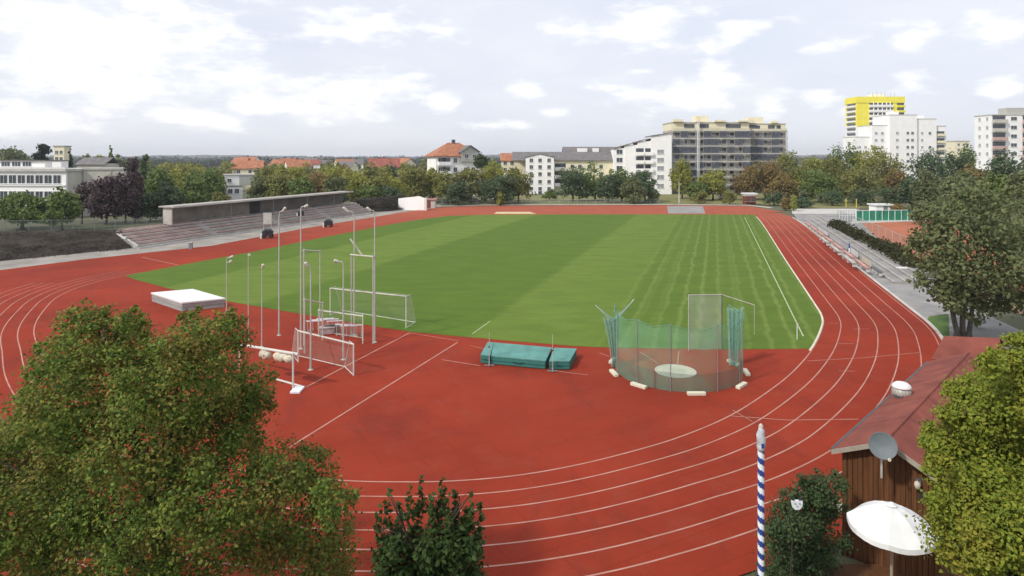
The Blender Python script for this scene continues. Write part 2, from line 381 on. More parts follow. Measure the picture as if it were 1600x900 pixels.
def tartan_mat():
    m, nt, b, N, L = nodes_of('red_tartan')
    tc = N.new('ShaderNodeTexCoord')
    big = N.new('ShaderNodeTexNoise'); big.inputs['Scale'].default_value = .11; big.inputs['Detail'].default_value = 7; big.inputs['Roughness'].default_value = .65
    L.new(tc.outputs['Object'], big.inputs['Vector'])
    r = N.new('ShaderNodeValToRGB')
    r.color_ramp.elements[0].position = .3; r.color_ramp.elements[0].color = (.25, .031, .015, 1)
    r.color_ramp.elements[1].position = .7; r.color_ramp.elements[1].color = (.385, .049, .021, 1)
    L.new(big.outputs['Fac'], r.inputs['Fac'])
    fine = N.new('ShaderNodeTexNoise'); fine.inputs['Scale'].default_value = 30; fine.inputs['Detail'].default_value = 3
    L.new(tc.outputs['Object'], fine.inputs['Vector'])
    mx = N.new('ShaderNodeMix'); mx.data_type = 'RGBA'; mx.blend_type = 'MULTIPLY'; mx.inputs['Factor'].default_value = .35
    L.new(r.outputs['Color'], mx.inputs['A']); L.new(fine.outputs['Color'], mx.inputs['B'])
    # worn, slightly greyer lanes and scuffs
    sc = N.new('ShaderNodeTexNoise'); sc.inputs['Scale'].default_value = .6; sc.inputs['Detail'].default_value = 8; sc.inputs['Roughness'].default_value = .75
    L.new(tc.outputs['Object'], sc.inputs['Vector'])
    mr = N.new('ShaderNodeMapRange'); mr.inputs['From Min'].default_value = .50; mr.inputs['From Max'].default_value = .74; mr.inputs['To Max'].default_value = .5
    L.new(sc.outputs['Fac'], mr.inputs['Value'])
    m2 = N.new('ShaderNodeMix'); m2.data_type = 'RGBA'; m2.inputs['B'].default_value = (.25, .060, .038, 1)
    L.new(mr.outputs['Result'], m2.inputs['Factor']); L.new(mx.outputs['Result'], m2.inputs['A'])
    # track blends to a paler, more orange red towards the far bend
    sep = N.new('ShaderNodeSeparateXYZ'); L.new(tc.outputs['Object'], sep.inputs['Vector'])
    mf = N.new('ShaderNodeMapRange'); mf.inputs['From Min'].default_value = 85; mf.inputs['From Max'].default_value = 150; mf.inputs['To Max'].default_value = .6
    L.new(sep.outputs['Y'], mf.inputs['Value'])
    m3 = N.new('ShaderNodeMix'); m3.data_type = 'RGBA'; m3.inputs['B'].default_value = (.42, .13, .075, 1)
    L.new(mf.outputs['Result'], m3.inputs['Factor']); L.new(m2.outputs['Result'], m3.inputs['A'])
    # dark damp blotches, paving seams and pale scuffs
    d1 = N.new('ShaderNodeTexNoise'); d1.inputs['Scale'].default_value = .28; d1.inputs['Detail'].default_value = 10; d1.inputs['Roughness'].default_value = .7; d1.inputs['Distortion'].default_value = .6
    mp = N.new('ShaderNodeMapping'); mp.inputs['Location'].default_value = (31, 7, 0); mp.inputs['Scale'].default_value = (1, .55, 1); L.new(tc.outputs['Object'], mp.inputs['Vector']); L.new(mp.outputs['Vector'], d1.inputs['Vector'])
    dr = N.new('ShaderNodeMapRange'); dr.inputs['From Min'].default_value = .54; dr.inputs['From Max'].default_value = .66; dr.inputs['To Max'].default_value = .34; L.new(d1.outputs['Fac'], dr.inputs['Value'])
    m4 = N.new('ShaderNodeMix'); m4.data_type = 'RGBA'; m4.inputs['B'].default_value = (.13, .026, .018, 1); L.new(dr.outputs['Result'], m4.inputs['Factor']); L.new(m3.outputs['Result'], m4.inputs['A'])
    br = N.new('ShaderNodeTexBrick'); br.inputs['Scale'].default_value = .16; br.inputs['Mortar Size'].default_value = .004; br.inputs['Color1'].default_value = (1, 1, 1, 1); br.inputs['Color2'].default_value = (.93, .93, .93, 1); br.inputs['Mortar'].default_value = (.72, .72, .72, 1)
    mb_ = N.new('ShaderNodeMapping'); mb_.inputs['Rotation'].default_value = (0, 0, -.5); L.new(tc.outputs['Object'], mb_.inputs['Vector']); L.new(mb_.outputs['Vector'], br.inputs['Vector'])
    m5 = N.new('ShaderNodeMix'); m5.data_type = 'RGBA'; m5.blend_type = 'MULTIPLY'; m5.inputs['Factor'].default_value = .55; L.new(m4.outputs['Result'], m5.inputs['A']); L.new(br.outputs['Color'], m5.inputs['B'])
    L.new(m5.outputs['Result'], b.inputs['Base Color'])
    b.inputs['Roughness'].default_value = .88; b.inputs['Specular IOR Level'].default_value = .12
    bp = N.new('ShaderNodeBump'); bp.inputs['Strength'].default_value = .2; bp.inputs['Distance'].default_value = .02
    L.new(fine.outputs['Fac'], bp.inputs['Height']); L.new(bp.outputs['Normal'], b.inputs['Normal'])
    return m
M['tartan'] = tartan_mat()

HAZE = .00017
SK = .318                                # the pitch runs along (SK, 1)
def pitch_mat():
    m, nt, b, N, L = nodes_of('mown_pitch')
    tc = N.new('ShaderNodeTexCoord'); sep = N.new('ShaderNodeSeparateXYZ'); L.new(tc.outputs['Object'], sep.inputs['Vector'])
    def math_(op, a, b_=None):
        n = N.new('ShaderNodeMath'); n.operation = op
        for i, q in enumerate((a, b_)):
            if q is None: continue
            if isinstance(q, (int, float)): n.inputs[i].default_value = q
            else: L.new(q, n.inputs[i])
        return n.outputs[0]
    c = math_('SUBTRACT', sep.outputs['X'], math_('MULTIPLY', sep.outputs['Y'], SK))
    w = N.new('ShaderNodeTexNoise'); w.inputs['Scale'].default_value = .35; w.inputs['Detail'].default_value = 5
    L.new(tc.outputs['Object'], w.inputs['Vector'])
    cw = math_('ADD', c, math_('MULTIPLY', math_('SUBTRACT', w.outputs['Fac'], .5), 1.1))
    mr = N.new('ShaderNodeMapRange'); mr.inputs['From Min'].default_value = -60; mr.inputs['From Max'].default_value = 20
    L.new(cw, mr.inputs['Value'])
    r = N.new('ShaderNodeValToRGB'); r.color_ramp.elements.remove(r.color_ramp.elements[0])
    pal, drk = (.122, .186, .028, 1), (.088, .150, .017, 1)
    def pos(x): return (x + 60) / 80
    seq = [(-60, drk), (-53, drk), (-52.5, pal), (-39.5, pal), (-38.5, drk), (-17.6, drk), (-16.8, pal), (-8, (.114, .178, .026, 1)), (-7, (.092, .152, .019, 1)), (20, (.096, .156, .020, 1))]
    r.color_ramp.elements[0].position = 0; r.color_ramp.elements[0].color = drk
    for x, cc in seq[1:]:
        e = r.color_ramp.elements.new(pos(x)); e.color = cc
    L.new(mr.outputs['Result'], r.inputs['Fac'])
    # narrow mower passes on the near-side half
    s = math_('SINE', math_('MULTIPLY', cw, 3.9)); s2 = math_('SINE', math_('MULTIPLY', cw, 1.25))
    sm = math_('ADD', math_('MULTIPLY', s, .75), math_('MULTIPLY', math_('SINE', math_('MULTIPLY', cw, 8.7)), .4))
    g = N.new('ShaderNodeMapRange'); g.inputs['From Min'].default_value = -9; g.inputs['From Max'].default_value = -6.5; L.new(c, g.inputs['Value'])
    st = N.new('ShaderNodeMapRange'); st.inputs['From Min'].default_value = .1; st.inputs['From Max'].default_value = 1.1; st.inputs['To Max'].default_value = .55; L.new(sm, st.inputs['Value'])
    fac = math_('MULTIPLY', st.outputs['Result'], g.outputs['Result'])
    m1 = N.new('ShaderNodeMix'); m1.data_type = 'RGBA'; m1.inputs['B'].default_value = (.180, .240, .056, 1)
    L.new(fac, m1.inputs['Factor']); L.new(r.outputs['Color'], m1.inputs['A'])
    # patchy growth, stretched a little across the mowing direction
    mp = N.new('ShaderNodeMapping'); mp.inputs['Scale'].default_value = (.22, .5, 1); mp.inputs['Rotation'].default_value = (0, 0, .3); L.new(tc.outputs['Object'], mp.inputs['Vector'])
    n = N.new('ShaderNodeTexNoise'); n.inputs['Scale'].default_value = 1.1; n.inputs['Detail'].default_value = 9; n.inputs['Roughness'].default_value = .72
    L.new(mp.outputs['Vector'], n.inputs['Vector'])
    r2 = N.new('ShaderNodeValToRGB'); r2.color_ramp.elements[0].position = .3; r2.color_ramp.elements[0].color = (.72, .74, .66, 1)
    r2.color_ramp.elements[1].position = .72; r2.color_ramp.elements[1].color = (1.22, 1.18, 1.25, 1); L.new(n.outputs['Fac'], r2.inputs['Fac'])
    m2 = N.new('ShaderNodeMix'); m2.data_type = 'RGBA'; m2.blend_type = 'MULTIPLY'; m2.inputs['Factor'].default_value = .8
    L.new(m1.outputs['Result'], m2.inputs['A']); L.new(r2.outputs['Color'], m2.inputs['B'])
    L.new(m2.outputs['Result'], b.inputs['Base Color']); b.inputs['Roughness'].default_value = .9; b.inputs['Specular IOR Level'].default_value = .15
    f = N.new('ShaderNodeTexNoise'); f.inputs['Scale'].default_value = 14; f.inputs['Detail'].default_value = 3; L.new(tc.outputs['Object'], f.inputs['Vector'])
    bp = N.new('ShaderNodeBump'); bp.inputs['Strength'].default_value = .35; bp.inputs['Distance'].default_value = .04
    L.new(f.outputs['Fac'], bp.inputs['Height']); L.new(bp.outputs['Normal'], b.inputs['Normal'])
    return m
M['pitch'] = pitch_mat()

mb = MB(); mb.sheet([(-4800, -200, -.06), (4800, -200, -.06), (4800, 4800, -.06), (-4800, 4800, -.06)], 'ground'); structure(mb.build('ground'))

inner = [G(690, 337), G(500, 372), G(300, 411), (-41.2, 67), (-41.6, 61.5), (-40.5, 56.9), (-38.6, 53), (-36.3, 48.9), (-34.0, 45.5), (-31.1, 42),
         (-27, 37.2), (-22, 32.4), (-17, 28.4), (-13, 26.2), (-9.6, 25.1), (-6.4, 24.6), G(620, 753), G(700, 752), G(800, 744), G(900, 727),
         G(1000, 702), G(1070, 680), G(1142, 649), G(1200, 612), G(1240, 580), G(1270, 545), G(1284, 516), G(1286, 496), G(1270, 469), G(1227, 405),
         G(1182, 338), (50.5, 143), (44, 150), (32, 154.5), (18, 156), (4, 154.5), (-8, 149), (-14, 142)]
NS = 10
wid = [1.05, 1.05, 1.05, 1.0, .95, .93, .92, .92, .92, .92, .95, 1.0, 1.03, 1.05, 1.06, 1.06, 1.06, 1.06, 1.06, 1.06, 1.08, 1.14, 1.19, 1.2, 1.2, 1.19, 1.17, 1.15, 1.14, 1.14,
       1.14, 1.14, 1.14, 1.14, 1.14, 1.14, 1.14, 1.14]
ip = np.array(catmull([tuple(q)[:2] for q in inner], NS)); iw = np.interp(np.arange(len(ip)) / NS, np.arange(len(wid)), wid)
for _ in range(6): ip[1:-1] = .5 * ip[1:-1] + .25 * (ip[:-2] + ip[2:])
tg = np.gradient(ip, axis=0); tg /= np.linalg.norm(tg, axis=1)[:, None]
for _ in range(20): tg[1:-1] = .5 * tg[1:-1] + .25 * (tg[:-2] + tg[2:])
tg /= np.linalg.norm(tg, axis=1)[:, None]
outn = np.stack([tg[:, 1], -tg[:, 0]], 1)
def lane(k): return ip + outn * (iw * k)[:, None]
def seg(k, a, b): return lane(k)[int(a * NS):int(b * NS) + 1]

# red tartan: the whole oval plus the start chute and the D areas
outer = [tuple(q) for q in (ip + outn * (iw * (6.35 + 1.1 * np.clip((23.2 - np.arange(len(ip)) / NS) / 2, 0, 1)))[:, None])]
i0, i1 = int(5 * NS), int(31 * NS)
red = outer[i0:i1] + [tuple(G(1229, 332)[:2]), tuple(G(1170, 322)[:2]), tuple(G(1040, 320.5)[:2]), tuple(G(760, 321.5)[:2]), tuple(G(690, 323.5)[:2]),
      tuple(G(640, 330)[:2]), tuple(G(480, 356)[:2]), tuple(G(330, 384)[:2]), tuple(G(130, 405.5)[:2]), tuple(G(0, 422)[:2]), (-74, 58), (-72, 50)]
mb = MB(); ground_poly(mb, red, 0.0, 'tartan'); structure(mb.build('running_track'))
grass = [(195, 431), (300, 411), (400, 392.5), (500, 372), (600, 352.5), (655, 343), (700, 337.5), (760, 335.5), (900, 335), (1100, 335), (1180, 335.5)]
grass = [tuple(G(*q)[:2]) for q in grass] + [tuple(q) for q in lane(-.12)[int(25.05 * NS):int(30 * NS)][::-1]]
grass += [tuple(G(*q)[:2]) for q in [(1266, 545), (1150, 546), (960, 543.5), (900, 541), (800, 533), (720, 526), (640, 518.5), (560, 506), (470, 490.5), (350, 470), (260, 450), (215, 438)]]
mb = MB(); ground_poly(mb, grass, .012, 'pitch'); structure(mb.build('pitch'))

# lane lines and other paint
for k in range(0, 7):
    mb = MB(); ribbon(mb, seg(k, 2.6 if k < 4 else 3.6, 30.2), .068 if k else .075, .006, 'line'); structure(mb.build('track_marking'))
def paint(pts, w=.07, z=.007, m='line'):
    mb = MB(); q = [G(*p) for p in pts]; ribbon(mb, q if len(q) > 2 else [q[0], q[0].lerp(q[1], .5), q[1]], w, z, m); structure(mb.build('track_marking'))
paint([(474, 607), (640, 520)], .09); paint([(452, 699), (715, 535)], .09); paint([(640, 520), (716, 532.5)], .06)
paint([(690, 562), (750, 571.5)]); paint([(866, 579.5), (918, 586)]); paint([(1142, 650), (1230, 656.5), (1342, 655)], .06)
paint([(1262, 564), (1350, 559), (1436, 551)], .055); paint([(1295, 505), (1309, 505)], .05); paint([(1309, 537), (1334, 537)], .05); paint([(1311, 580), (1336, 580)], .05)
paint([(1335, 514), (1358, 514)], .05); paint([(222, 402), (278, 414)], .12); paint([(1145, 641), (1176, 659)], .05)
paint([(1000, 550), (1030, 569)], .06); paint([(1060.5, 549), (1058.5, 569)], .06)
paint([(937, 552), (952, 557)], .06); paint([(760, 546), (735, 540)], .05)
mb = MB(); q = [G(1181, 347), G(1205, 402), G(1230, 482), G(1245, 526)]
e = [Vector((6.1 + SK * y, y)) for y in (44.5, 60, 80, 105, 134)]
ribbon(mb, e, .10, .018, 'line_grass'); structure(mb.build('pitch_marking'))
mb = MB(); ribbon(mb, [G(738, 522), G(752, 512), G(766, 502)], .08, .018, 'line_grass'); structure(mb.build('pitch_marking'))
# kerbs
mb = MB(); ribbon(mb, seg(-.06, 24.95, 30), .13, .0, 'kerb', .055); structure(mb.build('inner_kerb'))
mb = MB(); ribbon(mb, seg(6.32, 25.2, 30), .22, -.02, 'paleconc', .09); structure(mb.build('outer_kerb'))
mb = MB(); ribbon(mb, seg(6.30, 20.5, 22.7), .30, -.02, 'paleconc', .09); structure(mb.build('outer_kerb'))
mb = MB(); mb.sheet([tuple(G(x, y, .008)) for x, y in [(772, 334), (838, 334), (828, 331), (776, 331)]], 'sand'); structure(mb.build('sand_pit'))
mb = MB(); mb.sheet([tuple(G(x, y, .008)) for x, y in [(1044, 333.5), (1102, 333.5), (1098, 322), (1042, 322)]], 'gravel'); structure(mb.build('concrete_apron'))
mb = MB(); ribbon(mb, [G(x, y) for x, y in [(690, 322.6), (760, 320.6), (900, 320), (1040, 319.8), (1170, 321), (1205, 325)]], .9, -.01, 'paleconc', .14); structure(mb.build('far_kerb'))
# path along the stands, apron and bank ground at the hut side
mb = MB(); ground_poly(mb, [tuple(G(x, y)[:2]) for x, y in [(-120, 436), (0, 423), (130, 406.5), (330, 386), (480, 358), (640, 331.5), (690, 324.5), (688, 319), (640, 325), (588, 329), (480, 347), (300, 376), (205, 384), (0, 405), (-120, 418)]], -.012, 'pathgrey'); structure(mb.build('stand_path'))
mb = MB(); ground_poly(mb, [tuple(q) for q in lane(6.5)[int(23.6 * NS):int(30 * NS)]] + [tuple(G(x, y)[:2]) for x, y in [(1235, 326), (1342, 326), (1346, 348), (1425, 424), (1480, 462), (1560, 500), (1680, 555), (1640, 600)]], -.016, 'gravel'); structure(mb.build('bank_path'))
mb = MB(); ground_poly(mb, [tuple(G(x, y)[:2]) for x, y in [(1444, 580), (1447, 540), (1441, 512), (1452, 494), (1482, 490), (1484, 530), (1476, 570)]], -.010, 'turf'); structure(mb.build('grass_verge'))
mb = MB(); ground_poly(mb, [tuple(G(x, y)[:2]) for x, y in [(1238, 334), (1340, 334), (1338, 326), (1237, 326)]], -.006, 'paleconc'); structure(mb.build('concrete_yard'))
mb = MB(); ground_poly(mb, [tuple(G(x, y)[:2]) for x, y in [(700, 321), (760, 319.2), (1170, 319), (1215, 320), (1225, 325), (1345, 325), (1380, 322), (1380, 300), (1100, 303), (780, 305)]], -.03, 'lawn'); structure(mb.build('meadow'))
mb = MB(); ground_poly(mb, [tuple(G(x, y)[:2]) for x, y in [(1345, 348), (1457, 345.5), (1720, 430), (1720, 462), (1560, 452), (1400, 400), (1350, 356)]], -.020, 'clay'); structure(mb.build('tennis_court'))
mb = MB(); ground_poly(mb, [tuple(G(x, y)[:2]) for x, y in [(1535, 462), (1600, 460), (1700, 480), (1700, 500), (1590, 490)]], -.008, 'tan'); structure(mb.build('clay_yard'))
for a, b_ in (((1368, 350.5), (1446, 349.5)), ((1372, 355.5), (1462, 353.5)), ((1395, 368), (1500, 365)), ((1415, 350), (1520, 372))):
    mb = MB(); q0, q1 = G(*a), G(*b_); ribbon(mb, [q0, q0.lerp(q1, .5), q1], .12, -.004, 'tan'); structure(mb.build('court_marking'))
mb = MB(); ground_poly(mb, [tuple(G(x, y)[:2]) for x, y in [(1330, 349), (1462, 344.5), (1440, 340.5), (1332, 342)]], -.012, 'paleconc'); structure(mb.build('court_edge'))

# ------------------------------------------------------------------ grandstand on the long side
sx, sy = Vector((.332, .943, 0)).normalized(), None
SR = (-51.8, 88.6, 0); srz = math.atan2(.943, .332)
st = empty('grandstand', SR, srz); tag(st, 'long grandstand of stepped concrete terraces with faded red rows and a flat roof', 'grandstand')
SL = 60.0
for i in range(6):
    mb = MB(); mb.box(0, SL, i * .76, (i + 1) * .76 if i < 5 else 4.9, -.05, .32 + i * .37, 'concrete'); mb.build('terrace_step', st)
    for a, b_ in ((.6, 13.5), (15, 29), (30.5, 44), (45.5, 59.4)):
        mb = MB(); z = .32 + i * .37
        mm = 'pink' if (a < 14 or i % 2 == 0) else 'seat_grey'
        mb.box(a, b_, i * .76 + .40, i * .76 + .70, z + .10, z + .16, mm)
        for x in np.arange(a + .5, b_, 2.2): mb.box(x, x + .1, i * .76 + .45, i * .76 + .65, z, z + .1, 'concrete')
        mb.build('bench_row', st)
mb = MB(); mb.add([(-.35, -.2, -.05), (-.35, 4.9, -.05), (-.35, 4.9, 2.35), (-.35, -.2, .35), (-.003, -.2, -.05), (-.003, 4.9, -.05), (-.003, 4.9, 2.35), (-.003, -.2, .35)],
                  [(0, 3, 2, 1), (4, 5, 6, 7), (3, 7, 6, 2), (0, 4, 7, 3), (1, 2, 6, 5)], 'paleconc'); mb.build('end_wall', st)
mb = MB(); mb.box(-1.0, SL + .4, -1.35, -1.2, -.05, .22, 'paleconc'); mb.build('front_kerb', st)
mb = MB(); mb.box(8.6, 56, 4.92, 5.1, -.05, 4.8, 'darkgrey'); mb.build('back_wall', st)
mb = MB(); mb.box(9.2, 27.0, 4.86, 4.915, 2.25, 4.55, mat('weathered_panel', (.19, .175, .155), .9, .3, .5)); mb.build('back_panel', st)
mb = MB(); mb.box(29.6, 55.4, 4.86, 4.915, 2.25, 4.55, mat('weathered_panel_dark', (.13, .125, .115), .9, .3, .5)); mb.build('back_panel', st)
mb = MB(); mb.box(27.2, 29.4, 4.80, 4.915, 2.2, 4.4, 'dark'); mb.build('door', st)
mb = MB(); mb.box(8.2, 56.6, 2.6, 5.5, 4.85, 5.03, 'concrete'); mb.box(8.15, 56.65, 2.5, 2.62, 4.80, 5.08, 'paleconc'); mb.build('roof', st)
mb = MB(); mb.box(8.55, 8.75, 3.2, 4.9, 2.2, 4.84, 'concrete'); mb.build('side_wall', st)
for x in (20.5, 31, 41, 50, 55.8):
    mb = MB(); mb.tube([(x, 3.0, 1.8), (x, 3.0, 4.84)], .07, 'grey', 8); mb.build('post', st)
# dark planted banks at both ends of the stand
def bank(name, lo, hi, back, label_seed):
    mb = MB(); n = len(lo)
    vs = [(*p, -.05) for p in lo] + [tuple(p) for p in hi] + [(*p, -.05) for p in back]
    fs = [(i, i + 1, n + i + 1, n + i) for i in range(n - 1)] + [(n + i, n + i + 1, 2 * n + i + 1, 2 * n + i) for i in range(n - 1)] + [(0, n, 2 * n), (n - 1, 3 * n - 1, 2 * n - 1)]
    mb.add(vs, fs, 'earth'); structure(mb.build(name))
    g = np.random.default_rng(label_seed); blobs = []
    for i in range(n - 1):
        for _ in range(70):
            s, t = g.random(2); a = Vector((*lo[i], 0)).lerp(Vector((*lo[i + 1], 0)), s); b_ = Vector(hi[i]).lerp(Vector(hi[i + 1]), s); c = a.lerp(b_, t)
            blobs.append((c.x, c.y, c.z + .0, 1.7, 1.7, .10))
    stuff(leaves_object('ground_cover', leaf_cloud(blobs, 16000, .17, label_seed, up=2.5), LM['bank'], None))
bank('embankment', [(-83, 58), (-61.6, 77), (-52.4, 88.3)], [(-92, 64, 3.0), (-66.5, 83, 2.9), (-55.4, 90.6, 2.3)], [(-95, 70), (-69, 88), (-57, 94)], 5)
bank('embankment', [(-31.6, 146.2), (-28, 151.5), (-25.6, 156.5)], [(-36, 148, 2.9), (-31, 154, 3.1), (-27, 159.5, 3.3)], [(-39, 150), (-33, 157), (-29, 163)], 6)
def fence(name, pts, h, label, posts, m='chain', pm='galv', rails=(1.0,), z0=0.0, group=None, pr=.035):
    r = empty(name, (*pts[0][:2], 0)); tag(r, label, 'fence', group); o = Vector((*pts[0][:2], 0))
    q = [Vector((p[0], p[1], p[2] if len(p) > 2 else z0)) - o for p in pts]
    mb = MB()
    for a, b_ in zip(q, q[1:]): mb.sheet([a, b_, b_ + Vector((0, 0, h)), a + Vector((0, 0, h))], m)
    mb.build('mesh_panel', r)
    for f in rails:
        mb = MB(); mb.tube([p + Vector((0, 0, h * f)) for p in q], pr * .8, pm, 5); mb.build('rail', r)
    tot = sum((b_ - a).length for a, b_ in zip(q, q[1:])); proto = None
    for k in range(posts + 1):
        d = tot * k / posts
        for a, b_ in zip(q, q[1:]):
            l = (b_ - a).length
            if d <= l + 1e-4: pt = a.lerp(b_, min(1, d / l)); break
            d -= l
        if proto is None:
            mb = MB(); mb.tube([(0, 0, -.1), (0, 0, h + .05)], pr, pm, 6); proto = mb.build('post', r, loc=pt)
        else: copy_part(proto, r, pt)
    return r
fence('chain_link_fence', [(-93, 65.5, 2.9), (-67.5, 84.5, 2.8), (-56.4, 92, 2.3), (-49.5, 110, 1.4)], 1.3, 'low chain link fence along the top of the dark bank beside the school', 26, pm='grey')

# notice board and small carts beside the stand
nb = empty('notice_board', P(418, 365, 101) * 1); nb.location.z = 0; tag(nb, 'tall grey notice board on posts in front of the grandstand', 'notice board')
mb = MB(); mb.box(-.66, .66, -.05, .05, 2.0, 3.75, 'galv'); mb.build('board', nb)
mb = MB(); mb.box(-.72, .72, -.07, .07, 3.75, 3.83, 'grey'); mb.build('top_rail', nb)
for s in (-.6, .6): mb = MB(); mb.tube([(s, 0, -.05), (s, 0, 2.0)], .05, 'galv', 6); mb.build('post', nb)
def cart(px, py, s, label):
    r = empty('equipment_cart', G(px, py)); tag(r, label, 'cart', 'equipment carts at the track edge'); r.rotation_euler.z = R(12); r.scale = (s, s, s)
    mb = MB(); mb.box(-.75, .8, -.5, .5, .35, 1.15, 'dark'); bevel(mb.build('body', r), .06)
    mb = MB(); mb.box(-.5, .55, -.4, .4, 1.15, 1.5, 'darkgrey'); bevel(mb.build('tarpaulin', r), .12)
    mb = MB(); mb.box(-1.0, -.72, -.55, -.35, 0, .78, 'cloth_white'); mb.build('bag', r)
    for x in (-.5, .55):
        for y in (-.52, .52):
            mb = MB(); mb.lathe([(.0, -.06), (.27, -.06), (.3, -.03), (.3, .03), (.27, .06), (0, .06)], 'dark', 14, mx=Matrix.Rotation(R(90), 4, 'X')); mb.build('wheel', r, loc=(x, y, .3))
cart(418, 372, 1.0, 'larger dark equipment cart with a white bag, below the notice board'); cart(513, 354.5, .95, 'smaller dark equipment cart farther along the stand beside the far track')
cart(471, 334, .7, 'small dark equipment cart left up on the terrace steps'); bpy.data.objects['equipment_cart.002'].location = (*P(470, 331, 118)[:2], 1.75)
mk = empty('marker_post', G(298, 389)); tag(mk, 'short grey-green post with pale cap beside the stand path', 'post')
mb = MB(); mb.box(-.22, .22, -.15, .15, -.05, .85, 'grey'); mb.build('body', mk); mb = MB(); mb.box(-.27, .27, -.2, .2, .85, .95, 'paleconc'); mb.build('cap', mk)

# ------------------------------------------------------------------ infield equipment
# long white covered mat behind the maple
c = [G(237, 471), G(284, 487), G(351, 480)]
o_ = c[1]; ux = (c[2] - c[1]); lx = ux.length; ang = math.atan2(ux.y, ux.x); uy = Vector((-math.sin(ang), math.cos(ang), 0)); ly = 4.2
vm = empty('vault_mat', o_, ang - 0); tag(vm, 'long low landing mat under a white cover beside the curved lanes', 'landing mat')
a2 = G(237, 471) - o_; rot = Matrix.Rotation(-ang, 3, 'Z'); q = rot @ a2; far = Vector((lx, 0, 0)) + q
def quadprism(mb, p, z0, z1, m, e=0):
    cx = sum(v[0] for v in p) / 4; cy = sum(v[1] for v in p) / 4
    pp = [(v[0] + (v[0] - cx) * e, v[1] + (v[1] - cy) * e) for v in p]
    mb.prism(pp, z0, z1, m)
base4 = [(0, 0), (lx, 0), (far.x, far.y), (q.x, q.y)]
M['mat_side'] = mat('grey_mat_side', (.30, .30, .29), .8, .2, 1.5, stretch=(.6, .6, 5))
mb = MB(); quadprism(mb, base4, 0, .30, 'mat_side'); bevel(mb.build('lower_mat', vm), .04)
mb = MB(); quadprism(mb, base4, .31, .62, 'mat_side', .006); bevel(mb.build('upper_mat', vm), .04)
mb = MB(); quadprism(mb, base4, .622, .76, 'cloth_white', .03); bevel(mb.build('cover', vm), .05)
for p in base4:
    mb = MB(); mb.box(p[0] * .94 - .05, p[0] * .94 + .05, p[1] * .94 - .05, p[1] * .94 + .05, -.02, .0, 'dark')

# teal high-jump mat in two blocks
def mat_block(name, pts, label, notch=None):
    w = [G(*p) for p in pts]; o = w[0].copy(); r = empty(name, o); tag(r, label, 'landing mat')
    p4 = [(v.x - o.x, v.y - o.y) for v in w]
    mb = MB(); quadprism(mb, p4, .02, .20, 'teal_shaded'); bevel(mb.build('lower_layer', r), .04)
    mb = MB(); quadprism(mb, p4, .205, .44, 'teal_shaded', .004); bevel(mb.build('body', r), .05)
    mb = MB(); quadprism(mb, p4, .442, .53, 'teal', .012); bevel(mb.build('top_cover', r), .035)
    cx = sum(p[0] for p in p4) / 4; cy = sum(p[1] for p in p4) / 4
    mb = MB()
    mb.tube([(p4[0][0] * .6 + p4[1][0] * .4, p4[0][1] * .6 + p4[1][1] * .4 - .06, .30), (p4[0][0] * .5 + p4[1][0] * .5, p4[0][1] * .5 + p4[1][1] * .5 - .10, .26), (p4[0][0] * .4 + p4[1][0] * .6, p4[0][1] * .4 + p4[1][1] * .6 - .06, .30)], .02, 'dark', 6)
    mb.build('handle', r)
mat_block('high_jump_mat', [(768, 569.5), (852, 577.5), (862, 556), (772, 548)], 'large teal high-jump mat, the longer block left of the dark gap')
mat_block('high_jump_mat', [(858, 578), (890, 578), (901, 558), (866, 556.5)], 'short teal mat block at the right end of the high-jump mat')
mat_block('high_jump_mat', [(751, 567.5), (766, 569), (771, 548), (762, 547)], 'narrow teal wedge mat at the left end of the high-jump mat')
def upright(px, py, top, label):
    b0 = G(px, py); r = empty('high_jump_upright', b0); h = H - (top - HY) / F * b0.y; tag(r, label, 'upright', 'high jump uprights')
    mb = MB(); mb.tube([(0, 0, .04), (0, 0, h * .62)], .024, 'galv', 8); mb.build('pole', r)
    mb = MB(); mb.tube([(0, 0, h * .55), (0, 0, h)], .017, 'galv', 8); mb.build('extension', r)
    mb = MB(); mb.box(-.30, .30, -.04, .04, 0, .05, 'grey'); mb.box(-.04, .04, -.30, .30, .051, .09, 'grey'); mb.build('foot', r)
    mb = MB(); mb.box(-.05, .05, -.06, .12, h * .55, h * .55 + .05, 'dark'); mb.build('bar_rest', r)
upright(764.5, 571, 519, 'thin white high-jump upright at the left part of the teal mat'); upright(863.5, 580, 522, 'thin white high-jump upright in front of the gap in the teal mat')

# throwing cage
CC = Vector((9.65, 37.35, 0)); RC = 3.65
cage = empty('throwing_cage', CC); tag(cage, 'horseshoe hammer throwing cage with green nets around a pale circle', 'throwing cage')
def cp(a, r=RC): return Vector((math.cos(R(a)) * r, math.sin(R(a)) * r, 0))
angs = [160, 190, 220, 250, 290, 320, 350, 380]
for a in angs:
    mb = MB(); p = cp(a); mb.tube([p + Vector((0, 0, -.02)), p + Vector((0, 0, 3.62))], .022, 'grey', 8); mb.build('post', cage)
def arcnet(name, a0, a1, r, z0, z1, m, sag=0., seg=40, wob=.06):
    mb = MB(); vs = []; g = random.Random(int(a0 + a1)); per = (a1 - a0) / max(1, seg)
    for i in range(seg + 1):
        a = a0 + (a1 - a0) * i / seg; k = min(abs(a - x) for x in angs) / 15
        rr = r + wob * math.sin(i * 1.7) * min(1, k); p = cp(a, rr)
        vs += [(p.x, p.y, z0), (p.x * 1.0, p.y * 1.0, (z0 + z1) / 2), (p.x, p.y, z1 - sag * min(1, k))]
    fs = [(3 * i + j, 3 * i + 3 + j, 3 * i + 4 + j, 3 * i + 1 + j) for i in range(seg) for j in (0, 1)]
    mb.add(vs, fs, m); mb.build(name, cage, smooth=True)
arcnet('net', 160, 380, RC - .04, .04, 3.5, 'net_green', .22)
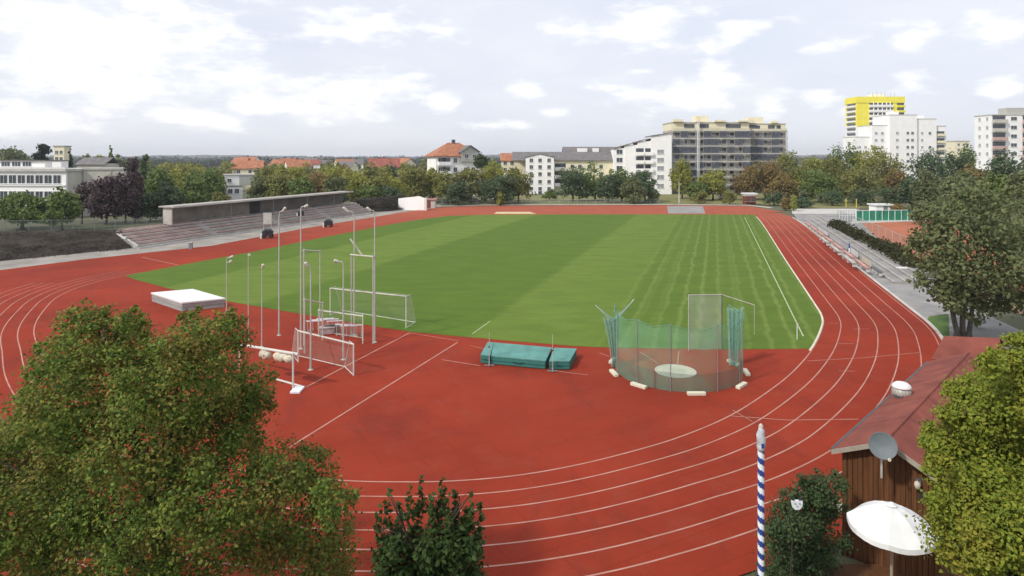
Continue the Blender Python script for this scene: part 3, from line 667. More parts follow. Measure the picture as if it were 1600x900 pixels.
arcnet('skirt', 186, 354, RC - .12, .02, 1.0, 'net_dark', .04)
mb = MB(); mb.tube([cp(a) + Vector((0, 0, 3.56 - .2 * min(1, min(abs(a - x) for x in angs) / 15))) for a in range(160, 381, 5)], .014, 'teal_net', 5); mb.build('top_rope', cage)
def bundle(a, top, h, wid0, wid1):
    """a net hanging in folds, gathered to one post"""
    b0 = cp(a); g = random.Random(a)
    for lay in range(3):
        mb = MB(); vs = []; nz, nx = 12, 14
        for i in range(nz + 1):
            t = i / nz; ww = wid0 + (wid1 - wid0) * t ** 1.4
            for k in range(nx + 1):
                u = k / nx - .5; f = .10 * math.sin(u * 21 + lay * 2.1 + t * .8) + .05 * math.sin(u * 43 + lay)
                vs.append((b0.x + u * ww + top * t * t + .05 * (lay - 1), b0.y + f + .09 * (lay - 1), .04 + h * t - (.28 * t * (1 - (2 * u) ** 2) if lay else .12 * t * (1 - (2 * u) ** 2))))
        mb.add(vs, [(i * (nx + 1) + k, i * (nx + 1) + k + 1, (i + 1) * (nx + 1) + k + 1, (i + 1) * (nx + 1) + k) for i in range(nz) for k in range(nx)], 'teal_bundle'); mb.build('net_bundle', cage, smooth=True)
bundle(171, -.18, 3.0, .25, .95); bundle(13, .10, 3.5, .45, .95)
pl = cp(171) + Vector((0, 0, 2.8))
for e in ((-.95, .1, .75), (1.15, .6, .95)):
    mb = MB(); mb.tube([pl, pl + Vector(e) * .5 + Vector((0, 0, -.05)), pl + Vector(e)], [.11, .07, .02], 'teal_bundle', 8); mb.build('net_arm', cage, smooth=True)
    mb = MB(); mb.tube([cp(171) + Vector((0, 0, 2.6)), pl + Vector(e) * 1.15], .03, 'galv', 6); mb.build('gantry_arm', cage)
g0, g1 = G(1076, 548) - CC, G(1128, 547) - CC
mb = MB(); mb.sheet([g0 + Vector((0, 0, .05)), g1 + Vector((0, 0, .05)), g1 + Vector((0, 0, 3.55)), g0 + Vector((0, 0, 3.55))], 'net_pale'); mb.build('gate_net', cage)
for q, mm in ((g0, 'galv'), (g1, 'darkgrey')):
    mb = MB(); mb.tube([q, q + Vector((0, 0, 3.6))], .035, mm, 8); mb.build('gate_post', cage)
mb = MB(); mb.tube([g0 + Vector((0, 0, 3.58)), g1 + Vector((0, 0, 3.58)), g1 + Vector((1.95, -.4, 3.0))], .03, 'galv', 6); mb.build('gate_rail', cage)
mb = MB(); mb.tube([g1 + Vector((1.95, -.4, 3.0)), g1 + Vector((1.95, -.4, 1.1))], .018, 'galv', 6); mb.build('rope', cage)
for a in (155, 190, 224, 270, 316, 352, 378):
    p = cp(a, RC + .22); mb = MB(); mx = Matrix.Translation(p) @ Matrix.Rotation(R(a + 90), 4, 'Z')
    mb.box(-.48, .48, -.13, .13, .0, .17, 'kerb', mx); bevel(mb.build('base_weight', cage), .03)
cr = empty('throwing_circle', G(1055.5, 580)); tag(cr, 'pale round concrete throwing circle on the red ground inside the cage', 'throwing circle')
mb = MB(); mb.lathe([(0, .012), (1.1, .012)], 'kerb', 40); mb.lathe([(1.1, .012), (1.1, .012)], 'kerb', 40)
cm = mb.build('concrete_disc', cr); cm.data.materials[0] = mat('circle_concrete', (.56, .52, .40), .9, .1, 1)
mb = MB(); mb.lathe([(1.105, 0), (1.105, .03), (1.18, .03), (1.18, 0)], 'alu', 40); mb.build('steel_ring', cr)

# masts with bent heads
def mast(px, top, by, head, label, r=.04, heads=1, hm='lamp'):
    b0 = G(px, by); h = H - (top - HY) / F * b0.y
    t = empty('floodlight_mast', b0); tag(t, label, 'light mast', 'slender masts around the goals')
    mb = MB(); mb.tube([(0, 0, -.05), (0, 0, h * .5), (0, 0, h)], [r * 1.25, r, r * .8], 'galv', 8); mb.build('pole', t)
    mb = MB(); mb.lathe([(r * 3, 0), (r * 3, .03), (r * 1.4, .06), (r * 1.3, .25)], 'galv', 12); mb.build('base_plate', t)
    for k in range(heads):
        dx, dz = head[k] if isinstance(head[0], tuple) else head
        z0 = h - .35 * k
        e = Vector((dx, -.15, dz)); s = Vector((0, 0, z0))
        mb = MB(); mb.tube([s - Vector((0, 0, .08)), s + Vector((dx * .12, -.02, dz * .5)), s + e * .55 + Vector((0, 0, dz * .12))], r * .75, 'galv', 7); mb.build('arm', t)
        d = e.normalized(); mid = s + e * .8
        mb = MB(); mb.tube([mid - d * e.length * .28, mid - d * e.length * .2, mid + d * e.length * .2, mid + d * e.length * .28], [.04, .085, .10, .05], hm, 8); hd = mb.build('lamp_head', t)
        mb = MB(); mb.tube([mid - d * e.length * .15 + Vector((0, 0, -.09)), mid + d * e.length * .2 + Vector((0, 0, -.10))], .03, 'glass_pale', 6)
        l = mb.build('lens', hd)
    return t
mast(354, 405, 489, [(.55, .25), (.45, .22)], 'short mast with two lamp heads beside the white covered mat', heads=2)
mast(388, 400, 531, (.12, .1), 'thin plain mast between the double-headed mast and the pale blade mast', r=.03)
mast(409, 426, 542, (.14, .55), 'thin mast with a pale upright blade head at the tip', r=.035)
mast(436, 338, 524, (.48, .6), 'tall mast with head curving right, in front of the notice board', r=.05)
mast(470, 326, 545, (.48, .22), 'tall mast with short arm to the right, on the post row behind the narrow bars', r=.05)
mast(485.5, 422, 578, (-.26, .45), 'shorter mast with yellowish head leaning left, nearest to the front goal', r=.05)
mast(536.5, 412, 562, (-.5, .22), 'shorter mast with arm pointing left, behind the front goal crossbar', r=.05)
mast(553.5, 339, 524, (-.7, .65), 'tall mast with long sloping head pointing left above the cross-braced frame', r=.05)
mast(585.5, 335, 535, (-.48, .45), 'tall mast with head bent left, rightmost of the tall masts', r=.05)
def gantry(xl, xr, by_l, by_r, yt_l, yt_r, label, diag=None):
    a, b_ = G(xl, by_l), G(xr, by_r); t = empty('pole_frame', a); tag(t, label, 'frame')
    hl = H - (yt_l - HY) / F * a.y; hr = H - (yt_r - HY) / F * b_.y; d = b_ - a
    for q, h in ((Vector(), hl), (d, hr)):
        mb = MB(); mb.tube([q + Vector((0, 0, -.05)), q + Vector((0, 0, h + .1))], .045, 'galv', 8); mb.build('post', t)
    mb = MB(); mb.tube([Vector((-.05, 0, hl)), d + Vector((.05, 0, hr))], .05, 'lamp', 8); mb.build('crossbar', t)
    if diag:
        p, q_ = P(*diag[0], a.y) - a, P(*diag[1], a.y) - a
        mb = MB(); mb.tube([p, q_], .06, 'lamp', 8); mb.build('brace', t)
gantry(475, 500, 540, 497, 391, 392.5, 'narrow pole frame with a crossbar, left of the two frames')
gantry(549, 583, 523, 537, 398, 401, 'wider pole frame with crossbar and slanting brace', ((547, 373), (566, 399)))
gantry(476, 504, 552, 532, 468, 474, 'lowest of the pole frames, its bar at goal height beside the paired masts')
mb = MB()

# goals
def goal(name, pl, pr, tl, tr, label, back, m='alu', net='net_white', r=.042, netdrop=.0):
    a, b_ = G(*pl), G(*pr); t = empty(name, a); tag(t, label, 'goal')
    hl = H - (tl - HY) / F * a.y; hr = H - (tr - HY) / F * b_.y; d = b_ - a; bk = Vector((back[0], back[1], 0))
    for q, h in ((Vector(), hl), (d, hr)):
        mb = MB(); mb.tube([q, q + Vector((0, 0, h))], r, m, 8); mb.build('post', t)
    mb = MB(); mb.tube([Vector((0, 0, hl)) - d.normalized() * r, d + Vector((0, 0, hr)) + d.normalized() * r], r, m, 8); mb.build('crossbar', t)
    mb = MB(); mb.tube([Vector((0, 0, .03)), bk + Vector((0, 0, .03)), bk + d + Vector((0, 0, .03)), d + Vector((0, 0, .03))], r * .6, m, 6); mb.build('ground_frame', t)
    for q, h in ((Vector(), hl), (d, hr)):
        mb = MB(); mb.tube([q + Vector((0, 0, h)), q + bk * .45 + Vector((0, 0, h)), q + bk + Vector((0, 0, .05))], r * .5, m, 6); mb.build('net_stay', t)
    mb = MB(); k = bk * .42; zl = Vector((0, 0, hl - .03)); zr = Vector((0, 0, hr - .03)); e = Vector((0, 0, .04))
    mb.add([zl, d + zr, d + k + zr, k + zl, d + bk + e, bk + e, e, d + e], [(0, 1, 2, 3), (3, 2, 4, 5), (0, 3, 5, 6), (1, 7, 4, 2)], net)
    mb.build('net', t)
    return t
goal('football_goal', (516, 493), (634.5, 513), 450.5, 463, 'pale football goal with net standing at the edge of the pitch', (.45, 1.6))
goal('small_goal', (498, 526), (567, 537), 485, 494, 'middle training goal with yellowish bar in front of the pitch goal', (-.35, 1.3), m='lamp')
goal('training_goal', (466, 566), (552.5, 587), 517, 538, 'front white training goal on the red ground beside the long painted line', (-.9, 1.5), netdrop=.5)
# goal with rolled nets nearest to the maple
t = empty('folded_goal', G(458, 609)); tag(t, 'white goal bar with two rolled nets hanging from it, half behind the maple', 'goal')
o = t.location; hz = H - (553 - HY) / F * o.y; q0 = P(372, 538, o.y + 3.2) - o; q1 = P(466, 553.5, o.y - .1) - o
mb = MB(); mb.tube([q0, q1], .075, 'alu', 8); mb.build('crossbar', t)
mb = MB(); mb.tube([Vector((0, 0, 0)), Vector((0, 0, hz + .05))], .055, 'alu', 8); mb.build('post', t)
q2 = Vector((q0.x + .1, q0.y, 0)); mb = MB(); mb.tube([q2, q2 + Vector((0, 0, q0.z))], .055, 'alu', 8); mb.build('post', t)
a, b_ = G(428, 593) - o, G(474, 606) - o; mb = MB(); mb.tube([a + Vector((0, 0, .05)), b_ + Vector((0, 0, .05))], .055, 'alu', 6); mb.build('foot', t)
a, b_ = G(453, 615) - o, G(476, 606) - o; mb = MB(); mb.box(a.x, b_.x, a.y, b_.y, .0, .10, 'pole_white'); mb.build('foot_plate', t)
for f0, f1 in ((.40, .55), (.62, .92)):
    g = random.Random(int(f0 * 100)); mb = MB(); pts = []; rad = []
    for i in range(9):
        s = f0 + (f1 - f0) * i / 8; p = q0.lerp(q1, s); pts.append(p + Vector((0, -.05, -.30 + g.uniform(-.05, .05)))); rad.append((.21 + g.uniform(-.05, .05)) * (1 if 0 < i < 8 else .4))
    mb.tube(pts, rad, 'cloth_white', 9); o2 = mb.build('rolled_net', t, smooth=True); o2.data.materials[0] = mat('rolled_net_cloth', (.50, .46, .36), .9, .3, 4)
    for s in (f0 + .02, f1 - .02):
        p = q0.lerp(q1, s); mb = MB(); mb.tube([p, p + Vector((0, -.03, -.3))], .012, 'dark', 5); mb.build('strap', o2)
# stacked hurdles and starting gear inside the middle goal
def hurdle(p, rz, label, h=.84):
    t = empty('hurdle', p, R(rz)); tag(t, label, 'hurdle', 'hurdles stored in the small goal')
    mb = MB(); mb.box(-.6, .6, -.015, .015, h - .07, h, 'pole_white'); mb.build('bar', t)
    for s in (-.5, .5):
        mb = MB(); mb.tube([(s, 0, .03), (s, 0, h - .08)], .02, 'galv', 6); mb.build('leg', t)
        mb = MB(); mb.tube([(s, -.02, .03), (s, .65, .03)], .022, 'galv', 6); mb.build('foot', t)
for i, (x, y, rz) in enumerate([(492, 519, 8), (500, 517, 12), (508, 515, 10), (516, 516, 6), (524, 519, 14), (537, 525, -4), (545, 527, 3), (553, 526, 8)]):
    hurdle(G(x, y), rz, 'pale hurdle in the stack inside the small training goal')
for i, (x, y) in enumerate([(519, 519), (511, 521)]):
    t = empty('storage_crate', G(x, y), R(8 + 9 * i)); tag(t, ['dark brown storage crate between the stacked hurdles', 'lilac-grey lidded crate in front of the stacked hurdles'][i], 'crate')
    mb = MB(); mb.box(-.5, .5, -.3, .3, .0, .42, ['redbrown', 'pallet'][i]); bevel(mb.build('box', t), .03)
    mb = MB(); mb.box(-.53, .53, -.33, .33, .42, .48, ['darkgrey', 'pallet'][i]); mb.build('lid', t)
# corner flags
def flag(px, py, top, label):
    b0 = G(px, py); h = H - (top - HY) / F * b0.y; t = empty('corner_flag', b0); tag(t, label, 'corner flag')
    mb = MB(); mb.tube([(0, 0, -.05), (0, 0, h)], .025, 'pole_white', 8); mb.build('pole', t)
    mb = MB(); mb.add([(0, 0, h), (.13, .03, h - .06), (.10, .05, h - .3), (0, 0, h - .38), (0, .012, h), (.13, .042, h - .06), (.10, .062, h - .3), (0, .012, h - .38)],
                      [(0, 1, 2, 3), (7, 6, 5, 4), (0, 4, 5, 1), (1, 5, 6, 2), (2, 6, 7, 3)], 'cloth_white'); mb.build('flag', t)
flag(1245.5, 531, 505, 'small white corner flag where the touchline ends near the curve')

# ------------------------------------------------------------------ bank side: terraces, boards, hedge, fence
uR = Vector((.308, .951, 0)); nR = Vector((.951, -.308, 0)); oR = Vector((40.2, 71, 0)); rzR = math.atan2(uR.y, uR.x)
tr = empty('bank_terrace', oR, rzR); tag(tr, 'low grey concrete terrace steps between the red straight and the hedge', 'terrace')
for i in range(4):
    mb = MB(); mb.box(-8, 62, -(i + 1) * .95, -i * .95, -.1, .16 + i * .17, 'gravel'); mb.box(-8.0, 62.0, -i * .95 - .16, -i * .95 + .003, .1 + i * .17, .18 + i * .17, 'concrete'); mb.build('step', tr)
def onR(s, d, z=0): return oR + uR * s + nR * d + Vector((0, 0, z))
def board(s, L_, m, label, d=-.35, z=.16, h=.85):
    t = empty('advertising_board', onR(s, d, z), rzR); tag(t, label, 'board')
    mb = MB(); mb.box(0, L_, -.03, .03, .12, h, m); mb.build('panel', t)
    mb = MB(); mb.box(-.03, L_ + .03, -.04, .04, h, h + .05, 'grey'); mb.build('frame', t)
    for x in (.2, L_ - .2):
        mb = MB(); mb.tube([(x, .0, 0), (x, .0, .12)], .03, 'grey', 6); mb.build('leg', t); mb = MB(); mb.tube([(x, -.06, h * .8), (x, -.5, 0.02)], .02, 'grey', 6); mb.build('stay', t)
M['board_cream'] = mat('cream_board', (.56, .50, .40), .6, .2, 1.2)
M['board_white'] = mat('white_board', (.62, .60, .58), .6, .15, 1)
M['board_lilac'] = mat('lilac_board', (.42, .40, .45), .6, .2, 1.2)
board(0, 4.6, 'board_cream', 'cream board standing on the bank, next to the dark grey bench'); board(7.2, 4.0, 'board_white', 'white board on the bank, between the cream board and the lilac board')
board(14.0, 3.6, 'board_lilac', 'lilac-grey board on the bank beside the blue and white post'); board(30, 9, 'board_white', 'longest pale board on the bank, farthest from the hut', h=.7)
def bench(s, L_, d, z, m, label, grp=None):
    t = empty('bench', onR(s, d, z), rzR); tag(t, label, 'bench', grp)
    mb = MB(); mb.box(0, L_, -.2, .2, .4, .46, m); mb.build('seat', t)
    for x in (.2, L_ / 2, L_ - .2): mb = MB(); mb.box(x - .06, x + .06, -.16, .16, 0, .4, 'paleconc'); mb.build('leg', t)
    return t
bench(-5.2, 3.4, -.45, .17, 'darkgrey', 'dark grey bench at the near end of the bank terrace').location
for s, d, i in ((-4, -1.4, 1), (3.5, -1.4, 1), (11, -1.4, 1), (18.5, -1.4, 1), (26, -1.4, 1), (-2, -2.35, 2), (7, -2.35, 2), (16, -2.35, 2), (33.5, -1.4, 1), (41, -1.4, 1)):
    bench(s, 6.5, d, .16 + i * .17, 'pink' if i == 1 else 'seat_grey', 'long low plank bench in the rows on the grey bank terrace', 'plank benches on the bank terrace')
t = empty('striped_post', onR(13.2, -.2, .1)); tag(t, 'short blue and white post at the edge of the bank terrace', 'post')
mb = MB(); mb.tube([(0, 0, 0), (0, 0, .55)], .09, 'pole_white', 10); mb.build('lower_post', t); mb = MB(); mb.tube([(0, 0, .55), (0, 0, 1.15)], .09, 'blue', 10); mb.build('upper_post', t)
t = empty('concrete_block', G(1411, 427)); tag(t, 'pale concrete block at the near end of the hedge', 'block'); mb = MB(); mb.box(-.5, .5, -.4, .4, 0, .55, 'paleconc'); bevel(mb.build('body', t), .04); mb = MB(); mb.box(-.55, .55, -.45, .45, .55, .63, 'white'); mb.build('cap', t)
def hedge(name, a, b_, w, h, label, m='hedge', n=5000, leaf=.28, seed=3):
    r = empty(name, a); tag(r, label, 'hedge'); d = b_ - a; k = int(d.length / (w * .55)); g = random.Random(seed); bl = []
    for i in range(k):
        p = d * (i + .5) / k; q = g.uniform(.8, 1.25)
        bl.append((p.x + g.uniform(-.2, .2), p.y, h * .42 * q, w * .5 * q, w * .6, h * .52 * q))
        if g.random() < .5: bl.append((p.x + g.uniform(-.4, .4), p.y + g.uniform(-.4, .4), h * .8 * q, w * .3, w * .35, h * .3))
    leaves_object('foliage', leaf_cloud(bl, n, leaf, seed), LM[m], r)
    mb = MB(); mb.tube([Vector((0, 0, h * .3)), d + Vector((0, 0, h * .3))], h * .22, 'bark', 6); mb.build('stem', r)
hedge('hedge', G(1300, 357), G(1362, 389), 1.7, 1.75, 'dark clipped hedge along the bank, the far length beside the tennis fence', n=4500, seed=3)
hedge('hedge', G(1366, 391), G(1430, 428), 1.8, 1.9, 'dark clipped hedge along the bank, the near length reaching the multi-stemmed tree', n=4500, seed=4)
fence('tennis_fence', [tuple(G(1308, 356)[:2]), tuple(G(1372, 389)[:2]), tuple(G(1450, 432)[:2])], 3.2, 'tall chain link fence with thin posts behind the hedge around the tennis courts', 14, rails=(1.0, .02), pr=.03)
gs = fence('windscreen_fence', [tuple(G(1338, 346)[:2]), tuple(G(1428, 344.5)[:2])], 2.1, 'green windscreen fence with white posts behind the tennis courts', 9, m='greenscreen', pm='pole_white', rails=(1.0, 0.03), pr=.06)
fence('court_end_fence', [tuple(G(1312, 346)[:2]), tuple(G(1337, 346)[:2])], 2.3, 'pale grey open fence section joining the green windscreen', 6, rails=(1.0, .5), pm='pole_white', pr=.05)
t = empty('court_hut', P(1384, 330, 140)); t.location.z = 0; tag(t, 'small white flat hut behind the green windscreen', 'hut')
mb = MB(); mb.box(-2, 2, 0, 3, -.05, 2.0, 'render_white'); mb.build('wall', t); mb = MB(); mb.box(-2.3, 2.3, -.3, 3.3, 2.0, 2.28, 'white'); mb.build('roof', t); mb = MB(); mb.box(-.5, .4, -.04, 0, 0, 1.9, 'grey'); mb.build('door', t)

# ------------------------------------------------------------------ wooden shed in the corner
def roof_mat():
    m = mat('red_bitumen_roof', (.155, .042, .032), .9, .2, .9, c2=(.26, .075, .052), bump=.25, bscale=20); return m
M['roofred'] = roof_mat()
E = Vector((10.06, 20.0, 0)); LS = 12.1; sh = empty('wooden_shed', E, R(45)); tag(sh, 'long dark timber shed with red-brown felt roof beside the running track', 'shed')
# local x runs away along the eave, local y points left/away (towards the track); the ridge lies at y=-1.46
ZE, ZR, HW = 3.34, 4.05, 1.46
def roofslab(mb, y0, z0, y1, z1, xa, xb, th, m):
    mb.add([(xa, y0, z0), (xb, y0, z0), (xb, y1, z1), (xa, y1, z1), (xa, y0, z0 - th), (xb, y0, z0 - th), (xb, y1, z1 - th), (xa, y1, z1 - th)],
           [(0, 1, 2, 3), (7, 6, 5, 4), (0, 4, 5, 1), (1, 5, 6, 2), (2, 6, 7, 3), (3, 7, 4, 0)], m)
mb = MB(); roofslab(mb, 0, ZE, -HW, ZR, 0, LS, .07, 'roofred'); roofslab(mb, -HW, ZR - .003, -2 * HW, ZE, 0, LS, .07, 'roofred')
mb.tube([(0, -HW, ZR + .0), (LS, -HW, ZR + .0)], .045, 'roofred', 6); rf = mb.build('roof', sh)
for k in range(1, 5):                                       # felt laps
    mb = MB(); x = k * 2.4; roofslab(mb, .01, ZE + .005, -HW, ZR + .005, x, x + .03, .004, 'roofred'); roofslab(mb, -HW, ZR + .005, -2 * HW - .01, ZE + .005, x, x + .03, .004, 'roofred'); mb.build('felt_lap', rf)
for y0, z0, y1, z1 in ((.06, ZE - .035, -HW, ZR - .0), (-HW, ZR - .0, -2 * HW - .06, ZE - .035)):
    mb = MB(); roofslab(mb, y0, z0 - .02, y1, z1 - .02, -.05, -.004, .15, 'fascia'); mb.build('fascia', sh)
mb = MB(); mb.tube([(0, .06, ZE - .06), (LS, .06, ZE - .06)], .05, 'darkgrey', 8); mb.build('gutter', sh)
YW0, YW1 = -.16, -2 * HW + .16
gz = lambda y: ZR - .09 - (ZR - ZE) / HW * abs(y + HW)
mb = MB(); n = 18; ww = (YW0 - YW1) / n; M_w = M['wood']
for k in range(n):                                            # vertical boards of the gable
    ya, yb = YW0 - k * ww, YW0 - (k + 1) * ww + .012; j = .012 * (k % 2)
    mb.add([(.32 - j, ya, -.05), (.32 - j, yb, -.05), (.32 - j, yb, gz(yb)), (.32 - j, ya, gz(ya)), (.36, ya, -.05), (.36, yb, -.05), (.36, yb, gz(yb)), (.36, ya, gz(ya))],
           [(0, 3, 2, 1), (0, 4, 7, 3), (1, 2, 6, 5), (3, 7, 6, 2)], 'wood')
mb.build('gable_wall', sh)
mb = MB(); mb.box(.36, LS - .3, YW0 - .03, YW0, -.05, ZE - .1, 'wood'); mb.box(.36, LS - .3, YW1, YW1 + .03, -.05, ZE - .1, 'wood'); mb.box(LS - .33, LS - .3, YW1, YW0, -.05, ZE - .05, 'wood'); mb.build('side_wall', sh)
mb = MB(); mb.box(.28, .315, YW0 - .12, YW0 + .01, -.05, ZE - .03, 'wood'); mb.build('corner_board', sh)
# cross wing at the far end
wg = empty('red_roofed_outbuilding', G(1490, 545, 3.2)); wg.location.z = 0; tag(wg, 'low outbuilding with a plain dark red roof behind the timber shed', 'outbuilding')
wx0, wx1 = -.55, 2.15
o = wg.location
ra, rb = G(1475, 525, 4.0) - o, G(1562, 528, 4.0) - o; ea, eb = G(1455, 561, 3.3) - o, G(1566, 565, 3.3) - o
th = Vector((0, 0, .1)); bk = Vector(((ra - ea).x, (ra - ea).y, -.7))
mb = MB()
for q4 in ((ea, eb, rb, ra), (ra, rb, rb + bk, ra + bk)):
    mb.add([v for v in q4] + [v - th for v in q4], [(0, 1, 2, 3), (7, 6, 5, 4), (0, 4, 5, 1), (1, 5, 6, 2), (2, 6, 7, 3), (3, 7, 4, 0)], 'roofred')
mb.build('roof', wg)
mb = MB()
cg = (ea + eb + ra + rb + 2 * bk) * .25; cr4 = [v.lerp(Vector((cg.x, cg.y, v.z)), .12) - th for v in (ea, eb, rb + bk, ra + bk)]
mb.add([(v.x, v.y, -.05) for v in cr4] + [tuple(v) for v in cr4], [(0, 1, 5, 4), (1, 2, 6, 5), (2, 3, 7, 6), (3, 0, 4, 7)], 'wood'); mb.build('wall', wg)
mb = MB(); mb.tube([ea + Vector((0, -.05, -.08)), eb + Vector((0, -.05, -.08))], .05, 'darkgrey', 8); mb.build('gutter', wg)
# rooftop vent
vt = empty('roof_vent', sh.matrix_basis @ Vector((5.6, -.34, ZE + .165)) if False else (0, 0, 0))
bpy.context.view_layer.update()
vt.location = sh.matrix_world @ Vector((5.75, -.46, ZE + .2)); vt.scale = (.86, .86, .86); tag(vt, 'white domed roof vent standing on the shed roof near the eave', 'roof vent')
mb = MB(); mb.lathe([(0, -.2), (.27, -.2), (.27, .02), (.30, .02), (.30, .06), (0, .06)], 'darkgrey', 20); mb.build('base', vt)
mb = MB(); mb.lathe([(.25, .06), (.34, .12), (.36, .24), (.34, .36), (.28, .405)], 'galv', 24); mb.build('louvre_body', vt, smooth=True)
mb = MB()
for k in range(18):
    a = 2 * math.pi * k / 18; mx = Matrix.Rotation(a, 4, 'Z'); mb.box(.345, .375, -.012, .012, .12, .35, 'galv', mx)
mb.build('louvre_blades', vt)
mb = MB(); mb.lathe([(.30, .40), (.37, .41), (.38, .45), (.34, .53), (.24, .61), (.10, .65), (0, .66)], 'cloth_white', 28); mb.build('dome_cap', vt, smooth=True)
# satellite dish on a pole at the gable
dc = P(1379.5, 696.5, 18.35); ds = empty('satellite_dish', dc); tag(ds, 'grey oval satellite dish mounted at the peak of the timber gable', 'satellite dish')
fd = Vector((-.42, -.86, .30)).normalized(); rotd = Vector((0, 0, 1)).rotation_difference(fd).to_matrix().to_4x4()
mb = MB(); prof = [(r, .09 * (r / .36) ** 2 - .03) for r in (0, .07, .14, .2, .26, .32, .36)]
mb.lathe(prof, 'dish', 32, mx=rotd); mb.lathe([(r, z - .012) for r, z in prof], 'dish', 32, mx=rotd); mb.lathe([(.36, .05), (.37, .06), (.36, .07)], 'grey', 32, mx=rotd); mb.build('reflector', ds, smooth=True)
l0 = rotd @ Vector((0, -.30, .06)); lp = l0 + fd * .30 + Vector((0, 0, -.05))
mb = MB(); mb.tube([rotd @ Vector((0, -.33, .08)), lp], .014, 'grey', 6); mb.build('arm', ds); mb = MB(); mb.tube([lp - fd * .02, lp - fd * .12], [.045, .03], 'board_cream', 10); mb.build('receiver', ds)
mb = MB(); q = rotd @ Vector((0, 0, -.07)); mb.tube([q, q + Vector((.04, .12, -.02)), q + Vector((.05, .14, -1.0))], .03, 'galv', 8); mb.build('mast', ds)
# lamp on the gable
wl = empty('wall_lamp', sh.matrix_world @ Vector((.31, -2.22, 2.95))); wl.rotation_euler.z = R(45); tag(wl, 'small pale lantern fixed to the brown boards of the shed gable', 'lamp')
mb = MB(); mb.box(-.03, 0, -.07, .07, -.12, .12, 'darkgrey'); mb.build('wall_plate', wl); mb = MB(); mb.tube([(-.03, 0, .05), (-.14, 0, .1)], .02, 'darkgrey', 6); mb.build('arm', wl)
mb = MB(); mb.lathe([(0, -.12), (.06, -.11), (.085, 0), (.07, .08), (0, .12)], 'board_cream', 14, c=(-.14, 0, -.02)); mb.build('globe', wl, smooth=True)
mb = MB(); mb.box(-.02, 0.0, -.2, -.02, -.55, -.2, 'dark'); mb.build('dark_box', wl)  # plain dark box below the lamp
# white parasol
pc = P(1393, 789, 16.6); pr = empty('parasol', (pc.x, pc.y, 0)); tag(pr, 'open white canvas parasol in front of the timber shed', 'parasol')
NP = 8; rim = 1.04; top = pc.z
vs = [(0, 0, top)]; rings = [(.30, -.05), (.60, -.20), (.84, -.36), (rim, -.52)]
for r_, dz in rings:
    for k in range(NP * 4):
        a = 2 * math.pi * k / (NP * 4) + .2; t = (k % 4) / 4; sagk = math.sin(t * math.pi) * .05 * (r_ / rim); rr = r_ * (1 - .045 * math.sin(t * math.pi))
        vs.append((math.cos(a) * rr, math.sin(a) * rr, top + dz - sagk))
n = NP * 4; fs = [(0, 1 + k, 1 + (k + 1) % n) for k in range(n)]
for i in range(len(rings) - 1): fs += [(1 + i * n + k, 1 + (i + 1) * n + k, 1 + (i + 1) * n + (k + 1) % n, 1 + i * n + (k + 1) % n) for k in range(n)]
mb = MB(); mb.add(vs, fs, 'cloth_white'); cnp = mb.build('canopy', pr, smooth=False); sol = cnp.modifiers.new('thickness', 'SOLIDIFY'); sol.thickness = .012
mb = MB()
k0 = 1 + 3 * n
for k in range(n):
    a, b_ = Vector(vs[k0 + k]), Vector(vs[k0 + (k + 1) % n]); dn = Vector((0, 0, -.13)); mb.add([a, b_, b_ + dn, a + dn], [(0, 1, 2, 3)], 'cloth_white')
mb.build('valance', pr)
for k in range(NP):
    a = 2 * math.pi * k / NP + .2; mb = MB(); mb.tube([(0, 0, top - .06), (math.cos(a) * .8, math.sin(a) * .8, top - .37), (math.cos(a) * (rim - .03), math.sin(a) * (rim - .03), top - .55)], .012, 'fascia', 5); mb.build('rib', pr)
mb = MB(); mb.tube([(0, 0, 0), (0, 0, top - .02)], .035, 'fascia', 10); mb.build('pole', pr)
mb = MB(); mb.lathe([(0, top + .075), (.035, top + .07), (.06, top + .03), (.12, top + .008), (.13, top - .0)], 'white', 16); mb.build('finial', pr, smooth=True)
mb = MB(); mb.lathe([(0, .12), (.3, .1), (.34, .0)], 'concrete', 20); mb.build('foot', pr)
tb = MB(); tb.box(8.2, 13.5, 14.0, 19.4, -.04, .10, 'wood'); tb = structure(tb.build('terrace_deck'))
# spiral painted pole with furled cloth at the tip
mp_ = P(1189, 665, 17.0); mpole = empty('spiral_pole', (mp_.x, mp_.y, 0)); tag(mpole, 'tall pole painted in a blue and white spiral with pale cloth furled at its tip', 'pole')
mb = MB(); seg, steps = 24, 150; r_ = .085; zt = mp_.z - .65; vs = []; 
for i in range(steps + 1):
    z = -.05 + (zt + .05) * i / steps
    for k in range(seg): a = 2 * math.pi * k / seg; vs.append((math.cos(a) * r_, math.sin(a) * r_, z))
fw, fb = [], []
for i in range(steps):
    for k in range(seg):
        f = (i * seg + k, i * seg + (k + 1) % seg, (i + 1) * seg + (k + 1) % seg, (i + 1) * seg + k)
        ((fw if ((k / seg + i / steps * zt / .31) % 1) < .5 else fb)).append(f)
k0 = len(vs); mb.add(vs, fw, 'pole_white'); mb.add(vs, fb, 'blue'); mb.build('pole', mpole, smooth=True)
mb = MB(); pts = []; rad = []; g = random.Random(4)
for i in range(12):
    t = i / 11; pts.append((g.uniform(-.015, .015), g.uniform(-.015, .015), zt - .02 + .66 * t)); rad.append([.10, .125, .14, .145, .15, .15, .145, .14, .13, .11, .08, .03][i] * .75)
mb.tube(pts, rad, 'flagcloth', 14); fc = mb.build('furled_cloth', mpole, smooth=True)
mb = MB(); mb.box(-.03, .04, -.122, -.112, zt + .10, zt + .22, 'blue'); mb.build('dark_patch', fc)
